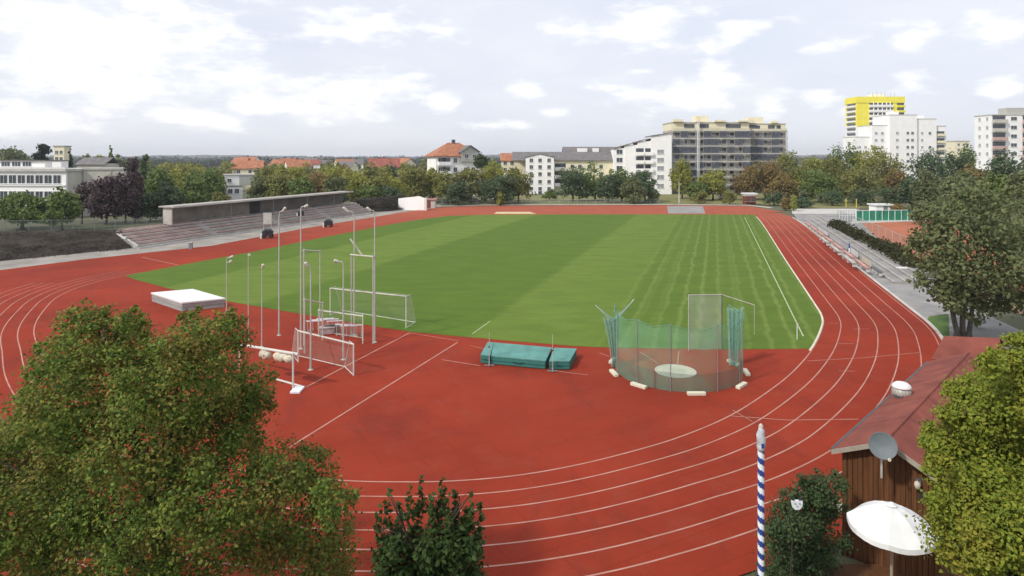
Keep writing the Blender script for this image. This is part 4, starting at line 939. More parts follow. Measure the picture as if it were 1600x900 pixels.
mb = MB(); mb.lathe([(.06, zt + .60), (.055, zt + .66), (.02, zt + .70), (0, zt + .71)], 'board_cream', 14); mb.build('finial', mpole, smooth=True)
# small cat-shaped ornament in the bush
oc = P(1245, 786, 17.0); cat_ = empty('garden_ornament', oc); tag(cat_, 'small white cat-faced ornament peeping out of the dark bush', 'ornament')
mb = MB(); prof = [(-.13, .10), (-.15, .02), (-.13, -.09), (-.06, -.165), (.06, -.165), (.13, -.09), (.15, .02), (.13, .10), (.05, .07), (-.05, .07)]
vs = [(x, -.03, z) for x, z in prof] + [(x * .9, .05, z * .9) for x, z in prof]; n = len(prof)
mb.add(vs, [tuple(range(n)), tuple(range(2 * n - 1, n - 1, -1))] + [(i, n + i, n + (i + 1) % n, (i + 1) % n) for i in range(n)], 'pole_white'); mb.build('face', cat_)
for s in (-1, 1):
    mb = MB(); mb.add([(s * .05, -.032, .075), (s * .145, -.032, .09), (s * .15, -.032, .175), (s * .05, .04, .075), (s * .145, .04, .09), (s * .15, .04, .175)], [(0, 1, 2), (5, 4, 3), (0, 3, 4, 1), (1, 4, 5, 2), (2, 5, 3, 0)], 'dark'); mb.build('ear', cat_)
    mb = MB(); mb.lathe([(0, -.012), (.028, 0), (0, .012)], 'darkgrey', 10, c=(s * .06, -.036, .0)); mb.build('eye', cat_)
mb = MB(); mb.lathe([(0, -.015), (.025, 0), (0, .015)], 'darkgrey', 8, c=(0, -.036, -.07)); mb.build('nose', cat_)
mb = MB(); mb.tube([(0, .03, -.15), (.05, .35, -.9), (.05, .6, -oc.z)], .016, 'bark', 6); mb.build('stake', cat_)

# ------------------------------------------------------------------ near trees and shrubs
def near_tree(name, base, blobs_px, D, spread, leafm, n, leaf, label, trunks, bark='bark', seed=1, cat='tree', squash=1.0, depth=1.25, shell=.35, nl=7, sat=5, up=0., droop=.2):
    g = random.Random(seed); root = empty(name, base); tag(root, label, cat); bl = []
    for (px, py, r) in blobs_px:
        d = D + g.uniform(-spread, spread); p = P(px, py, d) - base; rr = r / F * d
        bl.append((p.x, p.y, p.z, rr, rr * depth, rr * squash))
    leaves_object('crown', leaf_cloud(ragged(bl, seed, sat, .22, .42, 1.15), n, leaf, seed, shell=shell, up=up, droop=droop), LM[leafm], root)
    for i, (bx, by, br, fk, lx_, ly_) in enumerate(trunks):
        limbs(root, br, fk, bl, seed + i, bark, n=nl, lean=(lx_, ly_), base=(bx, by))
    return root
left_blobs = [(130, 545, 55), (180, 540, 52), (92, 560, 34), (80, 605, 40), (45, 668, 42), (240, 575, 50), (295, 545, 48), (345, 522, 38), (340, 585, 55), (388, 605, 40), (270, 620, 75), (180, 620, 75), (100, 640, 75),
              (365, 660, 55), (325, 700, 70), (230, 700, 85), (120, 720, 85), (30, 730, 75), (435, 735, 46), (485, 742, 42), (420, 775, 60), (515, 785, 34), (500, 835, 60), (330, 790, 85), (220, 800, 85), (100, 810, 85), (15, 820, 75),
              (420, 855, 60), (300, 880, 75), (150, 890, 85), (545, 778, 14), (-30, 740, 60), (-60, 820, 80), (360, 500, 16), (150, 505, 24), (200, 505, 20), (300, 503, 20), (405, 630, 24), (30, 895, 70), (520, 880, 45)]
near_tree('maple_tree', Vector((-8.6, 15.2, 0)), left_blobs, 15, 1.9, 'maple', 130000, .074, 'large dense maple turning rust and orange over the curved lanes', [(0, 0, .24, 3.2, .3, 0)], seed=11, shell=.4)
right_blobs = [(1592, 562, 30), (1565, 605, 40), (1505, 612, 24), (1530, 650, 45), (1600, 630, 60), (1478, 690, 30), (1530, 720, 58), (1600, 725, 80), (1495, 755, 38), (1540, 805, 65), (1600, 830, 80), (1505, 850, 55), (1580, 890, 70),
               (1660, 630, 62), (1670, 700, 80), (1660, 820, 90), (1600, 530, 12), (1450, 690, 13), (1483, 606, 12), (1470, 735, 22), (1645, 560, 36), (1490, 800, 34), (1550, 570, 22), (1460, 790, 14)]
near_tree('maple_tree', Vector((10.6, 13.2, 0)), right_blobs, 13.2, 1.3, 'bright', 95000, .072, 'bright yellow-green maple beside the timber shed and white parasol', [(0, 0, .2, 3.0, .1, 0)], seed=21, shell=.4, droop=.35)
mid_blobs = [(1480, 380, 48), (1530, 345, 52), (1580, 378, 48), (1450, 408, 30), (1505, 430, 50), (1560, 425, 52), (1475, 455, 30), (1535, 470, 36), (1605, 430, 48), (1510, 320, 26), (1560, 320, 30), (1440, 440, 16), (1450, 372, 24), (1498, 480, 22), (1570, 470, 26), (1630, 380, 45), (1615, 480, 24), (1460, 335, 18)]
near_tree('multi_stem_tree', Vector(G(1503, 526)), mid_blobs, 44.5, 3.0, 'greyolive', 15000, .25, 'grey-green multi-stemmed tree standing behind the red-roofed outbuilding', [(-.35, 0, .16, 3.2, -.5, 0), (.1, .1, .17, 3.4, .1, 0), (.42, -.1, .15, 3.0, .5, .2)], bark='bark_grey', seed=31, shell=.2, nl=10)
# upright evergreen tips rising into the frame at the bottom
t = Vector((P(670, 820, 13.5).x, 13.5, 0)); root = empty('evergreen_shrub', t); tag(root, 'dark evergreen shrub with upright shoots in front of the painted lanes', 'shrub')
shoots = [(606, 766, 13), (640, 756, 14), (658, 747, 12), (675, 775, 16), (692, 747, 13), (712, 767, 15), (735, 766, 12), (592, 790, 11), (750, 788, 10), (625, 785, 15), (650, 790, 17), (700, 792, 17), (726, 788, 15), (688, 780, 12)]
bl = []; g = random.Random(8)
for x, y, r in shoots:
    d = 13.5 + g.uniform(-.5, .5)
    for k in range(4):
        p = P(x + g.uniform(-2, 2), y + 6 + k * 15, d) - t; rr = r / F * d * (.42 + .13 * k); bl.append((p.x, p.y, p.z, rr, rr, .15))
for x in range(600, 752, 14):
    for yy in (858, 895, 935, 975):
        p = P(x, yy + g.uniform(-12, 8), 13.5 + g.uniform(-.4, .4)) - t; bl.append((p.x, p.y, p.z, .3, .5, .4))
leaves_object('foliage', leaf_cloud(bl, 11000, .10, 9, up=.2, droop=-1.2, shell=.2), LM['laurel'], root); limbs(root, .09, 3.6, bl[:40:3], 9, n=12)
# bushes beside the shed
t = Vector((8.5, 18.9, 0)); root = empty('dark_bush', t); tag(root, 'dark rounded bush between the spiral pole and the shed, around the cat ornament', 'bush')
bl = []
for x, y, r in [(1230, 885, 45), (1265, 895, 45), (1245, 950, 55), (1215, 930, 40), (1262, 775, 30), (1235, 790, 26), (1290, 770, 30), (1270, 800, 40), (1225, 812, 28), (1296, 795, 24), (1240, 835, 42), (1275, 845, 40), (1280, 752, 14), (1215, 845, 30), (1310, 755, 16)]:
    d = 18.3 + g.uniform(-.5, .7); p = P(x, y, d) - t; bl.append((p.x, p.y, p.z, r / F * d, r / F * d, r / F * d))
leaves_object('foliage', leaf_cloud(ragged(bl + [tuple(P(1245, 826, 17.2) - t) + (.42, .3, .42)], 3, 4), 24000, .075, 14, shell=.4), LM['darkbush'], root); limbs(root, .06, 1.2, bl, 14, n=8)

# ------------------------------------------------------------------ buildings
def win_mesh(w, h, glass='glass', frame='white', bars=1, sill=True):
    mb = MB(); f = .07
    mb.box(-w / 2, w / 2, -.035, -.004, -h / 2, h / 2, glass)
    mb.box(-w / 2 - f, -w / 2, -.07, -.004, -h / 2 - f, h / 2 + f, frame); mb.box(w / 2, w / 2 + f, -.07, -.004, -h / 2 - f, h / 2 + f, frame)
    mb.box(-w / 2, w / 2, -.07, -.004, h / 2, h / 2 + f, frame); mb.box(-w / 2, w / 2, -.07, -.004, -h / 2 - f, -h / 2, frame)
    for k in range(bars): x = -w / 2 + w * (k + 1) / (bars + 1); mb.box(x - .03, x + .03, -.06, -.036, -h / 2, h / 2, frame)
    if sill: mb.box(-w / 2 - .15, w / 2 + .15, -.18, -.071, -h / 2 - f - .06, -h / 2 - f, frame)
    return mb
class Bld:
    """a building whose front runs along local +x, depth along +y"""
    def __init__(s, name, x, y, yaw, label, cat='building', group=None):
        s.root = empty(name, (x, y, 0), R(yaw)); tag(s.root, label, cat, group); s.protos = {}
    def part(s, name, mb): return mb.build(name, s.root)
    def box(s, name, *a): mb = MB(); mb.box(*a); return s.part(name, mb)
    def place(s, key, maker, name, x, y, z, side=0):
        rz = {0: 0, 1: R(90), 3: R(-90), 2: R(180)}[side]
        if key not in s.protos: s.protos[key] = maker().build(name, s.root); o = s.protos[key]; o.location = (x, y, z); o.rotation_euler.z = rz; return o
        return copy_part(s.protos[key], s.root, (x, y, z), rz)
    def windows(s, xs, zs, w, h, y=0, side=0, glass='glass', frame='white', bars=1, x=None):
        for q in xs:
            for z in zs:
                loc = (q, y) if side == 0 else (x, q)
                s.place(('w', w, h, glass, bars), lambda: win_mesh(w, h, glass, frame, bars), 'window', *loc, z, side)
    def balcony(s, x, z, w, d=1.3, y=0, m='render_white', back='darkgrey', recess_shade=True, h=1.0):
        def mk():
            mb = MB(); mb.box(-w / 2, w / 2, -d, -.003, -.18, 0, m); mb.box(-w / 2, w / 2, -d, -d + .1, 0.0, h, m); mb.box(-w / 2, -w / 2 + .1, -d + .1, -.003, 0, h, m); mb.box(w / 2 - .1, w / 2, -d + .1, -.003, 0, h, m)
            mb.box(-w / 2 + .1, w / 2 - .1, -.05, -.004, 0.0, 2.3, 'glass'); return mb
        s.place(('b', w, d, m, h), mk, 'balcony', x, y, z)
def gable_roof(b, x0, x1, y0, y1, ze, zr, m, along='x', over=.5, th=.2, wallm=None):
    mb = MB()
    if along == 'x':
        ym = (y0 + y1) / 2; X0, X1 = x0 - over, x1 + over; k = (zr - ze) / (ym - y0); a, c = y0 - over, y1 + over; zo = ze - k * over
        pr = [(a, zo), (ym, zr), (c, zo)]
        vs = [(x, y, z) for x in (X0, X1) for y, z in pr] + [(x, y, z - th) for x in (X0, X1) for y, z in pr]
    else:
        xm = (x0 + x1) / 2; k = (zr - ze) / (xm - x0); zo = ze - k * over; pr = [(x0 - over, zo), (xm, zr), (x1 + over, zo)]; Y0, Y1 = y0 - over, y1 + over
        vs = [(x, y, z) for y in (Y0, Y1) for x, z in pr] + [(x, y, z - th) for y in (Y0, Y1) for x, z in pr]
    mb.add(vs, [(0, 3, 4, 1), (1, 4, 5, 2), (6, 7, 10, 9), (7, 8, 11, 10), (0, 1, 7, 6), (1, 2, 8, 7), (3, 9, 10, 4), (4, 10, 11, 5), (0, 6, 9, 3), (2, 5, 11, 8)], m)
    r = b.part('roof', mb)
    if wallm:
        mb = MB()
        if along == 'x':
            for x in (x0, x1 - .2): mb.add([(x, y0, ze - .25), (x, y1, ze - .25), (x, (y0 + y1) / 2, zr - th - .05), (x + .2, y0, ze - .25), (x + .2, y1, ze - .25), (x + .2, (y0 + y1) / 2, zr - th - .05)], [(0, 2, 1), (3, 4, 5), (0, 3, 5, 2), (1, 2, 5, 4)], wallm)
        else:
            for y in (y0, y1 - .2): mb.add([(x0, y, ze - .25), (x1, y, ze - .25), ((x0 + x1) / 2, y, zr - th - .05), (x0, y + .2, ze - .25), (x1, y + .2, ze - .25), ((x0 + x1) / 2, y + .2, zr - th - .05)], [(0, 1, 2), (3, 5, 4), (0, 2, 5, 3), (1, 4, 5, 2)], wallm)
        b.part('gable', mb)
    return r
AX = lambda px, D: (px - 800) / F * D
ZT = lambda py, D: H - (py - HY) / F * D

# school block, far side of the stand
D = 132; x1 = AX(104, D)
b = Bld('school_building', x1 - 46, D + 3.2, -4, 'long flat-roofed white school block with bands of windows behind green trees', 'school')
LW = 46; top = ZT(264, D)
b.box('wall', 0, LW, 0, .4, -.05, top - .5, 'render_white'); b.box('roof', -.3, LW + .3, -.5, 14.3, top - .5, top, 'paleconc'); b.box('core', 0, LW - .3, .4, 13.8, -.05, top - .5, 'beige')
for z in (top - 2.15, top - 5.5):
    for i in range(23): b.windows([1.2 + i * 1.95], [z], 1.6, 1.7, glass='glass', bars=1)
b.box('sill_band', 0, LW, -.25, -.004, top - 3.55, top - 3.25, 'white')
b.box('parapet', -.3, LW + .3, -.52, -.3, top + .003, top + .35, 'white')
b.box('gable_wall', LW - .3, LW + .003, .4, 14, -.05, top - .5, 'beige')  # side wall in the same darkened beige, shade included
b.box('penthouse', 20, 38, 4, 10, top, top + 1.6, 'render_white'); b.windows([22 + 2.4 * i for i in range(6)], [top + .95], 1.9, .9, y=4, bars=2); b.box('penthouse_roof', 19.6, 38.4, 3.6, 10.4, top + 1.6, top + 1.8, 'slate')
b.box('rooflight', 40.5, 42.5, 3, 5, top, top + 1.4, 'white')
b2 = Bld('school_hall', x1 + .4, D + 4.5, 14, 'windowless beige hall wing adjoining the white school block', 'hall')
tw = 7.8; t2 = ZT(263, D + 4)
b2.box('wall', 0, tw, 0, 5, -.05, t2 - .3, 'beige'); b2.box('roof', -.15, tw + .2, -.2, 5.2, t2 - .3, t2 + .1, 'paleconc'); b2.box('door', 2, 3.6, -.05, -.004, 0, 2.4, 'darkgrey'); b2.windows([6.9], [1.7], 1.6, 1.6)  # grey-beige wall tone includes the shade on this side
b2.box('downpipe', 5.2, 5.35, -.14, -.004, 0, t2 - .3, 'galv')
b = Bld('apartment_building', AX(84, 260), 260, 0, 'pale beige block with flat roof peeping over the school hall', 'building')
b.box('wall', 0, 4.2, 0, 4, -.05, ZT(229, 260), 'render_cream'); b.box('roof', -.3, 4.5, -.3, 4.3, ZT(229, 260), ZT(229, 260) + .4, 'concrete'); b.windows([1.2, 3.0], [ZT(238, 260), ZT(248, 260)], 1.2, 1.3)
b = Bld('house', AX(120, 210), 210, 0, 'low grey-roofed house behind the school hall', 'house'); b.box('wall', 0, 9, 0, 8, -.05, 10.6, 'beige'); gable_roof(b, 0, 9, 0, 8, 10.6, 12.6, 'slate')

# small white block behind the stand roof
D = 168; b = Bld('flat_roofed_house', AX(352, D), D, 24, 'small white cubic house rising behind the grandstand roof', 'house')
b.box('wall', 0, 4.2, 0, 6, -.05, ZT(292, D), 'render_white'); b.box('upper_wall', -.3, 7.0, -.2, 6.2, ZT(290, D), ZT(274, D), 'render_white'); b.box('roof', -.5, 7.2, -.4, 6.4, ZT(274, D), ZT(274, D) + .25, 'paleconc'); b.windows([1.2, 2.8], [ZT(299, D)], 1.0, 1.1); b.windows([1.0], [ZT(282, D)], .9, .9, y=-.2)
b.box('shaded_face', 3.4, 7.0, -.26, -.203, ZT(289.8, D), ZT(274.3, D), 'galv')  # grey panel paints the shade on the right face of the white wall

# orange-roofed apartment house
D = 205; b = Bld('apartment_house', AX(681, D), D, 22, 'white apartment house with bright orange hipped roof and shade-grey gable', 'apartment house')
ze = ZT(242, D); zr = ZT(222, D)
b.box('wall', 0, 15.5, 0, 11, -.05, ze, 'render_white')
mb = MB(); mb.add([(-.8, -.8, ze - .3), (16.3, -.8, ze - .3), (16.3, 11.8, ze - .3), (-.8, 11.8, ze - .3), (5.5, 5.5, zr), (9.5, 5.5, zr), (-.8, -.8, ze - .55), (16.3, -.8, ze - .55), (16.3, 11.8, ze - .55), (-.8, 11.8, ze - .55)],
                  [(0, 1, 5, 4), (1, 2, 5), (2, 3, 4, 5), (3, 0, 4), (0, 6, 7, 1), (1, 7, 8, 2), (2, 8, 9, 3), (3, 9, 6, 0), (9, 8, 7, 6)], 'tile'); b.part('roof', mb)
b.box('dormer', 8.2, 14.4, -1.0, 5, ze - 2.2, ze + 1.0, 'galv')  # walls greyed to paint the shaded right gable face
mb = MB(); mb.add([(7.6, -1.6, ze + .8), (11.3, -1.6, ze + 3.2), (15.0, -1.6, ze + .8), (7.6, 6, ze + .8), (11.3, 6, ze + 3.2), (15.0, 6, ze + .8), (7.6, -1.6, ze + .55), (11.3, -1.6, ze + 2.9), (15.0, -1.6, ze + .55)], [(0, 1, 4, 3), (1, 2, 5, 4), (0, 6, 7, 1), (1, 7, 8, 2)], 'slate'); b.part('dormer_roof', mb)
mb = MB(); mb.add([(8.2, -1.003, ze + .95), (14.4, -1.003, ze + .95), (11.3, -1.003, ze + 2.85)], [(0, 1, 2)], 'galv'); b.part('shaded_gable', mb)
b.box('chimney', 7, 8, 5, 6, zr - 1, zr + 1.0, 'darkgrey')
b.windows([1.5, 4, 6.5], [ze - 1.8, ze - 4.8, ze - 7.8], 1.1, 1.4); b.windows([10, 12.6], [ze - .5], 1.1, 1.3, y=-1.0); b.windows([10, 12.6], [ze - 4.8, ze - 7.8], 1.1, 1.4)
for z in (ze - 3.2, ze - 6.2): b.balcony(2.8, z, 4.2)

# white gabled apartment block with its balcony wing and the grey roofs beside it
D = 220; b = Bld('apartment_house', AX(822, D), D, 0, 'narrow white house with small square windows facing the far curve', 'apartment house')
b.box('wall', 0, 9.6, 0, 12, -.05, ZT(246, D), 'render_white'); gable_roof(b, 0, 9.6, 0, 12, ZT(245, D), ZT(240, D), 'slate', 'y', .25, .15, 'render_white')
b.windows([1.8, 4.8, 7.9], [ZT(250.5, D), ZT(261, D), ZT(272, D), ZT(284, D), ZT(295, D)], 1.15, 1.25)
b.box('door', 4.2, 5.4, -.06, -.004, 0, 2.2, 'darkgrey')
b = Bld('apartment_building', AX(864, D + 6), D + 6, 0, 'cream building with stacked balconies beside the narrow white house', 'apartment building')
b.box('wall', 0, 22, 0, 12, -.05, ZT(250, 226), 'render_cream'); gable_roof(b, -14, 22, -.3, 12.3, ZT(249.5, 226), ZT(237, 226), 'slate', 'x', .4)
for z in (2.6, 5.4, 8.2): b.balcony(2.6, z, 4.0, m='render_white'); b.windows([6.8, 9.5, 13, 17], [z + 1.2], 1.2, 1.4)
b = Bld('apartment_building', AX(783, D + 16), D + 16, 0, 'cream block with orange end roof half hidden left of the narrow white house', 'apartment building')
b.box('wall', 0, 16, 0, 10, -.05, ZT(250, 236), 'render_cream'); gable_roof(b, 0, 7, 0, 10, ZT(250, 236), ZT(239, 236), 'tile', 'x', .4, .2, 'render_white'); b.windows([1.5, 4, 9.5, 12.5], [ZT(255, 236), ZT(265, 236)], 1.2, 1.3)
D = 262; b = Bld('apartment_building', AX(882, D), D, 0, 'long dark grey roofed block with two white dormers', 'apartment building')
b.box('wall', 0, 24, 0, 11, -.05, ZT(246, D), 'render_white'); gable_roof(b, 0, 24, 0, 11, ZT(246, D), ZT(229, D), 'slate', 'x', .4, .2, 'render_white')
for x in (7.5, 13): b.box('dormer', x - (1.9 if x < 10 else 1.1), x + (1.9 if x < 10 else 1.1), .2, 4, ZT(238, D), ZT(231.5, D), 'render_white')
b.windows([2 + 3 * i for i in range(7)], [ZT(250, D), ZT(262, D)], 1.3, 1.4)

# stepped white building left of the scaffolding
D = 218; b = Bld('stepped_apartment_building', AX(962, D), D + 3, -3, 'white apartment building stepping up towards the scaffolded block', 'apartment building')
steps_ = [(0, 3.6, 231), (3.6, 8.0, 226), (8.0, 12.5, 220), (12.5, 19.6, 211)]
for i, (a, c, ty) in enumerate(steps_):
    z = ZT(ty, D); b.box('wall', a, c - .003, .3 * (3 - i), 12 - .1 * i, -.05, z, 'render_white')
    mb = MB(); yy = .3 * (3 - i); mb.add([(a - .2, yy - .4, z - .1), (c + .0, yy - .4, z + 1.0), (c + .0, 12.2, z + 1.0), (a - .2, 12.2, z - .1), (a - .2, yy - .4, z - .35), (c, yy - .4, z + .75), (c, 12.2, z + .75), (a - .2, 12.2, z - .35)],
                                         [(0, 1, 2, 3), (7, 6, 5, 4), (0, 4, 5, 1), (1, 5, 6, 2), (2, 6, 7, 3), (3, 7, 4, 0)], 'slate'); b.part('roof', mb)
for z in (ZT(237, D), ZT(250, D), ZT(263, D), ZT(277, D), ZT(291, D)):
    b.windows([1.9], [z], 2.0, 1.5, y=.9); b.balcony(8.8, z - 1.1, 2.8, 1.2, .3, 'render_white'); b.balcony(11.9, z - 1.1, 2.8, 1.2, .3, 'render_white'); b.windows([15.8], [z], 2.2, 1.4, y=0, glass='glass_pale')

# scaffolded high block
D = 232; zt1 = ZT(192, D); x0 = AX(1049, D); W1 = AX(1172, D) - x0; W2 = AX(1237, D) - x0
b = Bld('renovated_tower_block', x0, D, 0, 'tall block with cream top storeys wrapped in dark scaffolding', 'apartment building')
b.box('wall', 0, W1 - .3, 0, 13, -.05, zt1 - 2.6, 'concrete'); b.box('wall', W1 - .29, W2, 5, 17, -.05, zt1 - 2.4, 'concrete')
b.box('top_storey', 0, W1 - .3, .2, 13, zt1 - 2.6, zt1, 'render_cream'); b.box('top_storey', W1 + .6, W2, 5.2, 17, zt1 - 2.4, zt1 - .2, 'render_cream')
b.box('roof', -.2, W1 - .1, 0, 13.2, zt1, zt1 + .35, 'paleconc'); b.box('roof', W1 + .5, W2 + .2, 5, 17.2, zt1 - .2, zt1 + .15, 'paleconc')
for xa, xb, y_, dz in ((.6, 4.2, .22, .9), (8.8, 10.0, -.6, 1.6), (15.5, 19.5, .22, .7), (24.2, 27.6, .22, .5)): b.box('terrace_parapet', xa, xb, y_ - 1.2, y_ + 1.4, zt1 + .36, zt1 + .36 + dz, 'render_cream')
for xa, xb in ((0, 8.6), (10.2, 18.4), (19, W1 - .4)): b.box('terrace_balustrade', xa, xb, -1.3, -1.15, zt1 - 3.3, zt1 - 2.1, 'render_cream'); b.box('terrace_slab', xa, xb, -1.32, -.003, zt1 - 3.5, zt1 - 3.3, 'paleconc')
for xa, xb in ((4.6, 8.4), (10.4, 13.6), (19.8, 25.2)): b.box('recess_shade', xa, xb, .1, .197, zt1 - 2.0, zt1 - .35, 'darkgrey')  # flat dark panels on the wall, coloured as shaded recesses
for xa, xb, dz in ((W1 + .8, W1 + 3.4, 1.3), (W1 + 9.5, W1 + 12, .8)): b.box('terrace_parapet', xa, xb, 4.2, 6.5, zt1 + .16, zt1 + .16 + dz, 'render_cream')
b.box('terrace_balustrade', W1 + .8, W2, 3.9, 4.05, zt1 - 3.2, zt1 - 2.0, 'render_cream')
for xa, xb in ((W1 + 1.2, W1 + 4.2), (W1 + 8.6, W1 + 11)): b.box('recess_shade', xa, xb, 5.1, 5.197, zt1 - 1.9, zt1 - .5, 'darkgrey')
b.box('lift_house', 9.6, 14.4, 3, 8, zt1 + .35, zt1 + 2.7, 'render_cream'); b.box('lift_house', W1 + 2.2, W1 + 8, 8, 13, zt1 + .15, zt1 + 2.5, 'render_cream')
b.windows([5.4, 7.6, 11, 12.8, 20.5, 22.6, 24.2], [zt1 - 1.2], 1.5, 1.3, y=.2, bars=0); b.windows([W1 + 2, W1 + 4.8, W1 + 9.5, W1 + 12.5], [zt1 - 1.3], 1.6, 1.3, y=5.2, bars=0)
nfl = 8; fh = (zt1 - 2.8) / nfl
for k in range(nfl):
    z = fh * k + 1.5
    b.windows([2, 5.6, 7.6, 11.4, 13.6, 17, 19, 22, 25.4], [z], 1.7, 1.5, bars=0)
for k in range(3, nfl):
    b.windows([W1 + 1.6 + 2.9 * i for i in range(5)], [fh * k + 1.5], 1.7, 1.5, y=5, bars=0)
def scaffold(x0_, y0_, w, h, levels, label, seed, z0=0.0):
    t = empty('scaffolding', (x0_, y0_, 0)); tag(t, label, 'scaffolding'); nx = int(w / 2.6); g = random.Random(seed)
    mb = MB(); mb.tube([(0, 0, 0), (0, 0, h)], .07, 'galv', 5); mb.tube([(0, 1.0, 0), (0, 1.0, h)], .07, 'galv', 5); proto = mb.build('standard', t)
    for i in range(1, nx + 1): copy_part(proto, t, (w * i / nx, 0, 0))
    mb = MB(); mb.box(0, w, 0, 1.0, -.06, .06, 'fascia'); mb.box(0, w, -.12, -.02, -.05, .30, 'paleconc'); deck = mb.build('deck', t, loc=(0, 0, h / levels))
    for k in range(2, levels + 1): copy_part(deck, t, (0, 0, h * k / levels))
    mb = MB(); mb.tube([(0, -.04, 0), (w, -.04, 0)], .05, 'galv', 5); mb.tube([(0, -.04, .5), (w, -.04, .5)], .04, 'galv', 5); rail = mb.build('guard_rail', t, loc=(0, 0, h / levels + .6))
    for k in range(2, levels + 1): copy_part(rail, t, (0, 0, h * k / levels + .6))
    for i in range(nx):
        for k in range(levels):
            if g.random() < .55:
                mb = MB(); xa, xb = w * i / nx, w * (i + 1) / nx; za, zb = h * k / levels + .07, h * (k + 1) / levels - .07
                mb.sheet([(xa, -.08, za), (xb, -.08, za), (xb, -.08, zb), (xa, -.08, zb)], 'scaffnet'); mb.build('net_sheet', t)
    for i in range(0, nx, 3):
        mb = MB(); mb.tube([(w * i / nx, -.12, 0), (w * (i + 1) / nx, -.12, h / levels)], .05, 'galv', 5); mb.build('brace', t)
    return t
scaffold(x0 + .1, D - 1.5, W1 - .6, zt1 - 3.0, 8, 'grey netted scaffolding covering the left front of the tower block', 3)
scaffold(x0 + W1 + .2, D + 3.4, W2 - W1 - .2, zt1 - 2.9, 8, 'grey netted scaffolding on the recessed right front of the tower block', 4)
t = empty('hoist_mast', (AX(1091, D - 2.5), D - 2.5, 0)); tag(t, 'slim pale hoist mast climbing the scaffolding', 'hoist')
for s in (-.3, .3):
    mb = MB(); mb.tube([(s, 0, 0), (s, 0, zt1 + .5)], .13, 'pole_white', 6); mb.build('rail', t)
mb = MB()
for k in range(40): z = zt1 * k / 40; mb.tube([(-.3, 0, z), (.3, 0, z + zt1 / 40)], .04, 'alu', 4)
mb.build('lattice', t); mb = MB(); mb.box(-.9, .9, -1.1, -.1, 1.2, 3.2, 'galv'); mb.build('cabin', t)

# yellow-topped tower far right
D = 520; x0 = AX(1339, D); W = AX(1413, D) - x0; zt = ZT(151, D)
b = Bld('tower_block', x0, D, 0, 'far white tower with bright yellow top storeys and long balcony bands', 'tower block')
b.box('wall', 0, W, 0, 18, -.05, zt - 24, 'render_white'); b.box('upper_wall', 0, W, 0, 18, zt - 24, zt - 5, 'yellow_render'); b.box('crown_band', -.4, W + .4, -.4, 18.4, zt - 5, zt, 'yellow_render')
for k in range(9):
    z = zt - 8.2 - k * 4.1
    b.box('balcony_band', 10, 29, -1.4, -.01, z - .2, z + 1.5, 'render_white'); b.box('window_band', 10, 29, -.06, -.004, z + 1.5, z + 3.3, 'glass'); b.box('back_wall', 10, 29, -.05, -.002, z + 3.3, z + 3.9, 'render_white')
    for q in (13, 16.5, 20, 23.5, 26.5): b.box('balcony_divider', q, q + .25, -1.4, -.07, z + 1.5, z + 3.6, 'render_white')
    b.box('balcony_band', -1.5, -.01, 2, 15, z - .2, z + 1.2, 'render_white'); b.box('window_band', -.06, -.004, 2, 15, z + 1.2, z + 3.0, 'glass')
    b.box('balcony_band', 32.5, W + .6, -1.0, -.02, z - .2, z + 1.2, 'yellow_render'); b.box('window_band', 32.5, W - .3, -.07, -.005, z + 1.2, z + 3.2, 'glass')
for x in (13, 16, 19.5, 23, 26, 31, 34): mb = MB(); mb.tube([(x, 6, zt), (x, 6, zt + 3 + (x % 3))], .18, 'galv', 5); b.part('aerial', mb)
b.box('lift_house', 16, 26, 7, 13, zt, zt + 2.6, 'render_white')
# white block in front of it
D = 330; x0 = AX(1342, D)
b = Bld('apartment_building', x0, D, 0, 'big bright white block stepping down in front of the yellow tower', 'apartment building')
prof = [(0, 8, 214, 4), (8, 16, 196, 2), (16, 30, 180, 0), (30, 41, 186, 1.4), (41, 47, 197, 3)]
for i, (a, c, ty, y) in enumerate(prof):
    z = ZT(ty, D); b.box('wall', a, c - .01, y, 16, -.05, z, 'render_white'); b.box('parapet', a - .1, c + .09, y - .12, 15.9, z, z + .35, 'paleconc')
    if i in (2, 3): b.box('lift_house', a + 3, a + 7, y + 4, y + 9, z + .35, z + 2.2, 'render_white')
for n_, z in enumerate([ZT(208 + 11 * k, D) for k in range(8)]):
    if z < ZT(203, D): b.windows([10, 13.2], [z], 1.3, 1.25, y=2, glass='glass_pale')
    b.windows([19.8], [z], 1.3, 1.35, y=0, glass='glass_pale'); b.windows([25.2, 27.6], [z], 1.3, 1.35, y=0); b.windows([33.5], [z], 1.1, 1.2, y=1.4, glass='glass_pale')
    if n_ % 2 == 0: b.windows([37.5], [z], 1.3, 1.3, y=1.4)
    if z < ZT(222, D): b.windows([2.6, 5.6], [z], 1.2, 1.2, y=4, glass='glass_pale'); b.windows([8, 12], [z], 1.2, 1.2, side=3, x=0)
    if z < ZT(204, D): b.balcony(44, z - 1.2, 4.4, 1.4, 3, 'render_cream')
D = 430; b = Bld('apartment_building', AX(1492, D), D, 0, 'low yellowish block glimpsed between the white block and the pink-balconied one', 'apartment building'); b.box('wall', 0, 10, 0, 10, -.05, ZT(221, D), 'render_cream'); b.box('roof', -.3, 10.3, -.3, 10.3, ZT(221, D), ZT(221, D) + .5, 'paleconc'); b.windows([2.5, 6, 8.5], [ZT(226, D), ZT(234, D)], 1.5, 1.5)
